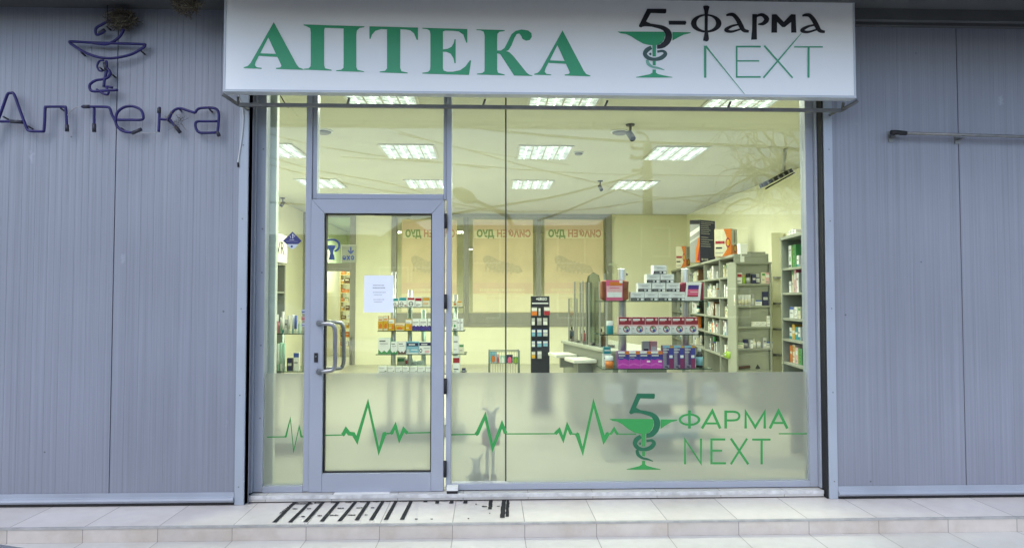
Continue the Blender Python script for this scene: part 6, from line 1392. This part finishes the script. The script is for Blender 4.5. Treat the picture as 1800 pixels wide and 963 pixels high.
for k, (kd, (x0, x1), y0, a_, lab) in enumerate(items2):
    p, q = at(Mw(x0), Nw(905), LYs+0.04), at(Mw(x1), Nw(y0), LYs+0.04); w_ = max(0.022, q.x-p.x); h_ = q.z-zl[1]
    place(carton_mesh(a_, w_, h_, 0.05) if kd == 'c' else lathe_mesh(kd, w_, h_, *a_), 'carton' if kd == 'c' else 'bottle', ((p.x+q.x)/2, LYs+0.05, zl[1]+0.0006), '%s on the lower glass shelf behind the left pane' % lab, 'carton' if kd == 'c' else 'bottle', 'goods behind the left pane')

# ---------------------------------------------------------------- plush rabbits behind the frosted film
plush = mat('pale_plush', (0.85,0.84,0.82), 0.9, 0.08, 30); rose = mat('rose_cloth', (0.55,0.42,0.40), 0.9, 0.08, 20); sage = mat('sage_cloth', (0.42,0.45,0.38), 0.9, 0.08, 20)
def skin_body(name, verts, edges, radii, m, parent):
    off = children_loc(parent)
    me = bpy.data.meshes.new(name); me.from_pydata([tuple(Vector(v)-off) for v in verts], edges, [])
    o = bpy.data.objects.new(name, me); col.objects.link(o); o.parent = parent; me.materials.append(m)
    sk = o.modifiers.new('skin', 'SKIN'); sk.use_smooth_shade = True
    for i, r in enumerate(radii): me.skin_vertices[0].data[i].radius = r if isinstance(r, tuple) else (r, r)
    me.skin_vertices[0].data[0].use_root = True
    o.modifiers.new('sub', 'SUBSURF').levels = 2; o.modifiers['sub'].render_levels = 2
    return o
YR = 0.13
def wp(x, y, dy=0.0): p = at(770+x/3.703, 640+y/3.703, YR); return (p.x, p.y+dy, p.z)
t = thing('plush_rabbit', 'tall long legged toy rabbit in a rose dress behind the frosted glass', 'toy rabbit', (wp(340, 740)[0], YR, FL))
vz = [wp(345,520), wp(345,450), wp(345,400), wp(347,370), wp(347,338), wp(330,305), wp(312,288), wp(285,282), wp(366,305), wp(382,285), wp(402,276), wp(320,560), wp(320,640), wp(318,700), wp(316,735,-0.01), wp(312,748,-0.05), wp(358,560), wp(358,640), wp(358,700), wp(360,735,-0.01), wp(362,748,-0.05), wp(300,430), wp(285,470), wp(395,430), wp(408,465)]
ed = [(0,1),(1,2),(2,3),(3,4),(4,5),(5,6),(6,7),(4,8),(8,9),(9,10),(0,11),(11,12),(12,13),(13,14),(14,15),(0,16),(16,17),(17,18),(18,19),(19,20),(2,21),(21,22),(2,23),(23,24)]
rad = [.03,.032,.022,.03,.032,.012,.012,.008,.012,.012,.008,.014,.013,.014,.018,.016,.014,.013,.014,.018,.016,.011,.012,.011,.012]
skin_body('rabbit_body', vz, ed, rad, plush, t)
pc_ = wp(343, 522); MB().lathe((pc_[0], pc_[1], pc_[2]), [(0.062,0),(0.070,0.015),(0.062,0.06),(0.045,0.10),(0.032,0.125)], 20, 0, 1, 0.75).build('dress', rose, t)
for x, nmz in ((313,0),(362,0)):
    p = wp(x, 742); MB().lathe((p[0], p[1]-0.012, FL+0.001), [(0.026,0),(0.028,0.012),(0.022,0.05),(0.020,0.075)], 12, 0, 1, 1.3).build('shoe', mat('grey_shoe_cloth', (0.2,0.2,0.2), 0.9), t)
for sx in (-1, 1):
    p = wp(347, 345); MB().tube([(p[0]+0.012*sx, p[1]-0.033, p[2]), (p[0]+0.012*sx, p[1]-0.036, p[2])], 0.004, 8).build('eye', black, t)
t = thing('plush_rabbit', 'small seated toy rabbit in a sage dress left of the tall one', 'toy rabbit', (wp(245, 748)[0], YR, FL))
vz = [wp(246,730), wp(248,700), wp(250,675), wp(250,655), wp(250,632), wp(228,612), wp(205,598), wp(268,610), wp(292,578), wp(215,710), wp(178,735,-0.02), wp(278,712), wp(295,738,-0.03)]
ed = [(0,1),(1,2),(2,3),(3,4),(4,5),(5,6),(4,7),(7,8),(2,9),(9,10),(2,11),(11,12)]
skin_body('rabbit_body', vz, ed, [.036,.034,.02,.026,.028,.011,.010,.011,.009,.011,.012,.012,.013], plush, t)
pc_ = wp(246, 752); MB().lathe((pc_[0], pc_[1], FL+0.001), [(0.055,0),(0.060,0.012),(0.05,0.05),(0.03,0.085)], 18, 0, 1, 0.9).build('dress', sage, t)

# ================================================================ ACROSS THE STREET (seen only as a reflection in the glass)
def mir(u, v, Y): p = at(u, v, Y); return Vector((p.x, -p.y, p.z))
oliv = mat('weathered_concrete', (0.06,0.055,0.045), 0.85, 0.15, 6)
YP = 14.0
t = thing('utility_pole', 'concrete utility pole with bent lamp arm across the street', 'pole', mir(1138, 523, YP)); t.location.z = -0.1
pb_, pt_ = mir(1138, 523, YP), mir(1138, 250, YP)
MB().tube([(pb_.x, pb_.y, -0.1), (pt_.x, pt_.y, pt_.z)], [0.17, 0.125], 12).build('shaft', oliv, t)
MB().tube([Vector(q) for q in smooth([tuple(mir(*q, YP)) for q in ((1140,255),(1138,243),(1130,235),(1118,233))], 4)], 0.04, 8).build('lamp_arm', oliv, t)
b = MB()
for v in (262, 278, 300): p = mir(1138, v, YP); b.box((p.x-0.45, p.y-0.05, p.z-0.04), (p.x+0.12, p.y+0.05, p.z+0.04))
b.build('cross_arm', oliv, t)
for u, v in ((1110,256),(1110,275),(1128,276),(1128,296)): p = mir(u, v, YP); MB().lathe((p.x, p.y, p.z-0.08), [(0.05,0),(0.07,0.03),(0.04,0.08),(0.06,0.11)], 8).build('insulator', oliv, t)
wires = [([(560,208),(797,221),(885,231),(980,240),(1129,250),(1300,256),(1500,268)],0.035),([(700,235),(797,257),(887,282),(955,300),(1052,322),(1140,350)],0.018),([(700,394),(795,376),(890,360),(980,345),(1067,322),(1131,303)],0.028),([(945,388),(1004,367),(1090,330),(1134,310)],0.022),([(600,276),(795,288),(955,301),(1105,307),(1300,309),(1480,309)],0.014),([(470,275),(560,300),(695,325),(800,358),(900,372)],0.018),([(470,235),(560,257),(675,275),(767,285),(860,297)],0.016),([(640,214),(662,219),(767,250),(850,268),(1000,290)],0.014),([(470,288),(540,307),(675,335),(800,350)],0.018),([(1136,352),(1207,346),(1307,337),(1480,310)],0.016),([(1140,345),(1210,352),(1300,360),(1420,366)],0.014),([(800,366),(900,372),(1030,368),(1136,352)],0.012),([(470,355),(600,362),(800,362)],0.02)]
wl = ['topmost thick cable running left of the pole','cable sloping steeply down from upper left to the pole','thick cable rising from lower left to the pole','short cable rising steeply to the pole at mid height','nearly level thin cable crossing behind the pole','cable dipping above the door towards the street lamp','cable dipping above the door, upper one','thin cable high above the door transom','cable sloping past the left pane','sagging cable right of the pole, rising to the tree','lower sagging cable right of the pole','slack low cable between street lamp and pole','lowest cable crossing near the left pane']
wm = mat('cable_black', (0.03,0.03,0.03), 0.7)
for (pts, r), lab in zip(wires, wl):
    b = MB(); b.tube([Vector(q) for q in smooth([tuple(mir(u, v, YP-0.4)) for u, v in pts], 5)], r*1.15, 5); o = b.build('overhead_wire', wm); tag(o, 'black overhead wire across the street, '+lab, 'wire', 'overhead wires')
t = thing('street_lamp', 'street lamp with slanting arm and flat head across the street', 'street lamp', mir(899, 523, 11)); t.location.z = -0.1
MB().tube([(mir(899, 523, 11).x, mir(899, 523, 11).y, -0.1), mir(899, 395, 11), mir(893, 380, 11), mir(830, 350, 11)], [0.08, 0.06, 0.055, 0.045], 10).build('pole', oliv, t)
a0 = mir(836, 354, 11); a1 = mir(796, 334, 11); b = MB(); b.tube([a0, a0.lerp(a1, 0.3), a0.lerp(a1, 0.75), a1], [0.07, 0.16, 0.15, 0.05], 10); b.build('lamp_head', oliv, t)
# bare tree
bark = mat('bare_bark', (0.045,0.04,0.034), 0.9, 0.25, 12)
YT = 11.0
tp = mir(1452, 523, YT)
t = thing('bare_tree', 'leafless spreading tree with drooping twigs across the street at the right', 'tree', (tp.x, tp.y, -0.1))
rt = random.Random(3)
trunk = MB(); crown = MB()
fork = mir(1448, 372, YT)
trunk.tube([(tp.x+0.15, tp.y, -0.1), (tp.x+0.08, tp.y, 0.5), (tp.x, tp.y, 1.6), tuple(fork)], [0.24, 0.2, 0.18, 0.15], 10)
def branch(p, d, l, r, depth):
    pts = [p]; q = p.copy(); dd = d.normalized(); n = 6
    for i in range(n):
        dd = (dd+Vector((rt.gauss(0,0.17), rt.gauss(0,0.17), rt.gauss(0,0.14)-0.05*(4-depth if depth < 3 else 0)))).normalized()
        q = q+dd*(l/n); pts.append(q.copy())
    crown.tube(pts, [r*(1-0.62*i/n) for i in range(n+1)], 5 if depth > 1 else 4, caps=False)
    if depth == 0: return
    for k in range(3 if depth > 1 else 4):
        i = rt.randrange(2, n+1); a = pts[i]; base = (pts[i]-pts[i-1]).normalized()
        nd_ = (base+Vector((rt.gauss(0,0.6), rt.gauss(0,0.5), rt.gauss(0,0.5)))).normalized()
        branch(a, nd_, l*rt.uniform(0.55, 0.8), max(0.0075, r*0.55), depth-1)
for tx, ty in ((1360,215),(1400,205),(1330,255),(1300,300),(1480,200),(1500,260),(1350,300),(1310,340),(1420,250),(1270,265)):
    e_ = mir(tx, ty, YT+rt.uniform(-1.2, 1.2)); branch(fork.copy(), (e_-fork), (e_-fork).length*0.85, 0.075, 3)
crown.build('crown', bark, t); trunk.build('trunk', bark, t)
# houses across the street
plast = mat('dull_plaster', (0.12,0.115,0.10), 0.85, 0.12, 1.5); rooft = mat('roof_tiles', (0.10,0.05,0.035), 0.8, 0.2, 8); wind = mat('dark_window', (0.02,0.025,0.03), 0.15, 0.1)
def house(label, u0, u1, vtop, Y, depth, gable=None, floors=2, m=plast):
    a, c = mir(u0, 523, Y), mir(u1, 523, Y); zt = mir((u0+u1)/2, vtop, Y).z; x0, x1 = sorted((a.x, c.x)); y = a.y
    t = thing('street_house', label, 'house', ((x0+x1)/2, y-depth/2, -0.12))
    MB().box((x0, y-depth, -0.12), (x1, y, zt)).build('house_wall', m, t)
    if gable:
        zg = mir(gable[0], gable[1], Y).z; xg = mir(gable[0], 523, Y).x
        b = MB(); b.prism([(x0-0.3, y+0.3, zt), (x1+0.3, y+0.3, zt), (xg, y+0.3, zg)], (0, -depth-0.6, 0)); b.build('roof', rooft, t)
    else: MB().box((x0-0.15, y-depth-0.15, zt+0.001), (x1+0.15, y+0.2, zt+0.12)).build('roof', rooft, t)
    nw = max(2, int((x1-x0)/2.6)); fh = (zt+0.1)/floors
    for f in range(floors):
        for k in range(nw):
            xc = x0+(x1-x0)*(k+0.5)/nw; zb = f*fh+0.85*min(1, fh/2.8)
            fr = MB().box((xc-0.55, y+0.001, zb), (xc+0.55, y+0.05, zb+fh*0.5)).build('window_frame', white, t); MB().box((xc-0.48, y+0.052, zb+0.07), (xc+0.48, y+0.058, zb+fh*0.5-0.07)).build('pane', wind, fr)
    o = MB().box((x0+0.6, y+0.001, -0.1), (x0+1.6, y+0.06, 2.0)).build('house_door', mat('house_door_paint', (0.08,0.05,0.03), 0.5), t)
house('long dull flat roofed building across the street behind the pole', 1082, 1640, 384, 20, 9)
house('low dull building across the street behind the street lamp', 780, 1078, 402, 21, 9, None, 2, mat('grey_plaster', (0.14,0.14,0.13), 0.85, 0.12, 1.5))
house('gabled house across the street facing the pharmacy door', 664, 776, 432, 20, 8, (718, 384), 1, mat('ochre_plaster', (0.2,0.16,0.10), 0.85, 0.12, 1.5))
house('long low house across the street facing the left wall', 150, 655, 418, 22, 9, None, 2)
# parked car whose bonnet edge shows at the lower left
car_m = mat('grey_car_paint', (0.10,0.115,0.14), 0.25, 0.04, 3, coat=0.6)
e_ = at(100, 955.2, 1.82-D); cx_r = at(186, 966, 1.7-D).x
zhood = e_.z
t = thing('parked_car', 'grey parked car, only the edge of its bonnet at the lower left corner', 'car', (cx_r-2.1, -3.78, -0.1))
nx = 26; b = MB(); x1_ = cx_r; yc_, hw = -3.78, 0.82
prof = [(0.0,0.45,0.10),(-0.02,0.74,0.0),(-0.07,0.86,0),(-0.2,0.93,0),(-0.6,0.975,0),(-1.15,1.0,0),(-1.3,1.01,0),(-2.6,1.0,0),(-3.9,0.98,0),(-4.15,0.7,0),(-4.2,0.4,0)]
ztop = zhood+0.1+0.125
secs = []
for dx, f_, _ in prof:
    zt = f_*ztop-0.1 if f_ > 0.3 else 0.22; ring = []
    yw = hw*(1-0.10*max(0, 1-(-dx)/0.3)**2) * (1-0.25*max(0, 1-(4.2+dx)/0.3)**2)
    for yy, zz in ((-1,0.12),(-1,0.45),(-0.985,0.62),(-0.93,0.80),(-0.82,0.92),(-0.5,0.985),(0,1.0),(0.5,0.985),(0.82,0.92),(0.93,0.80),(0.985,0.62),(1,0.45),(1,0.12)):
        ring.append((x1_+dx, yc_+yy*yw, -0.1+0.18+(zt+0.1-0.18)*max(0, (zz-0.12)/0.88)))
    secs.append(ring)
for ring in secs: b.v += ring
n_ = 13
for k in range(len(secs)-1):
    for j in range(n_-1): b.f.append((k*n_+j, k*n_+j+1, (k+1)*n_+j+1, (k+1)*n_+j)); b.m.append(0); b.sm.append(True)
for k in (0, len(secs)-1): b.f.append(tuple(k*n_+j for j in range(n_))); b.m.append(0); b.sm.append(False)
for k in range(len(secs)-1): b.f.append((k*n_, (k+1)*n_, (k+1)*n_+n_-1, k*n_+n_-1)); b.m.append(0); b.sm.append(False)
b.build('body', car_m, t, subsurf=1)
b = MB(); cab = [(-1.2,ztop-0.12),(-1.75,1.36),(-2.6,1.42),(-3.5,1.34),(-4.0,ztop-0.13)]
pl = [(x1_+dx, yc_-0.70, z) for dx, z in cab]; b.prism(pl, (0, 1.40, 0)); b.build('cabin', wind, t, bevel=0.08)
b = MB(); b.box((x1_-3.4, yc_-0.62, 1.40), (x1_-1.8, yc_+0.62, 1.44)); b.build('roof', car_m, t, bevel=0.015)
for dx in (-0.75, -3.35):
    for sy in (-1, 1):
        c = Vector((x1_+dx, yc_+sy*0.74, 0.21)); wo = MB().tube([c-Vector((0,0.1,0)), c+Vector((0,0.1,0))], 0.31, 24).build('wheel', black, t)
        MB().tube([c+Vector((0,sy*0.101,0)), c+Vector((0,sy*0.108,0))], 0.2, 20).build('rim', steel, wo)
for sy in (-1, 1): MB().lathe((x1_-0.10, yc_+sy*0.55, 0.45), [(0.06,0),(0.09,0.04),(0.06,0.1)], 12, 0, 0.6, 1.3).build('headlight', MATS['pack_lgrey'], t)
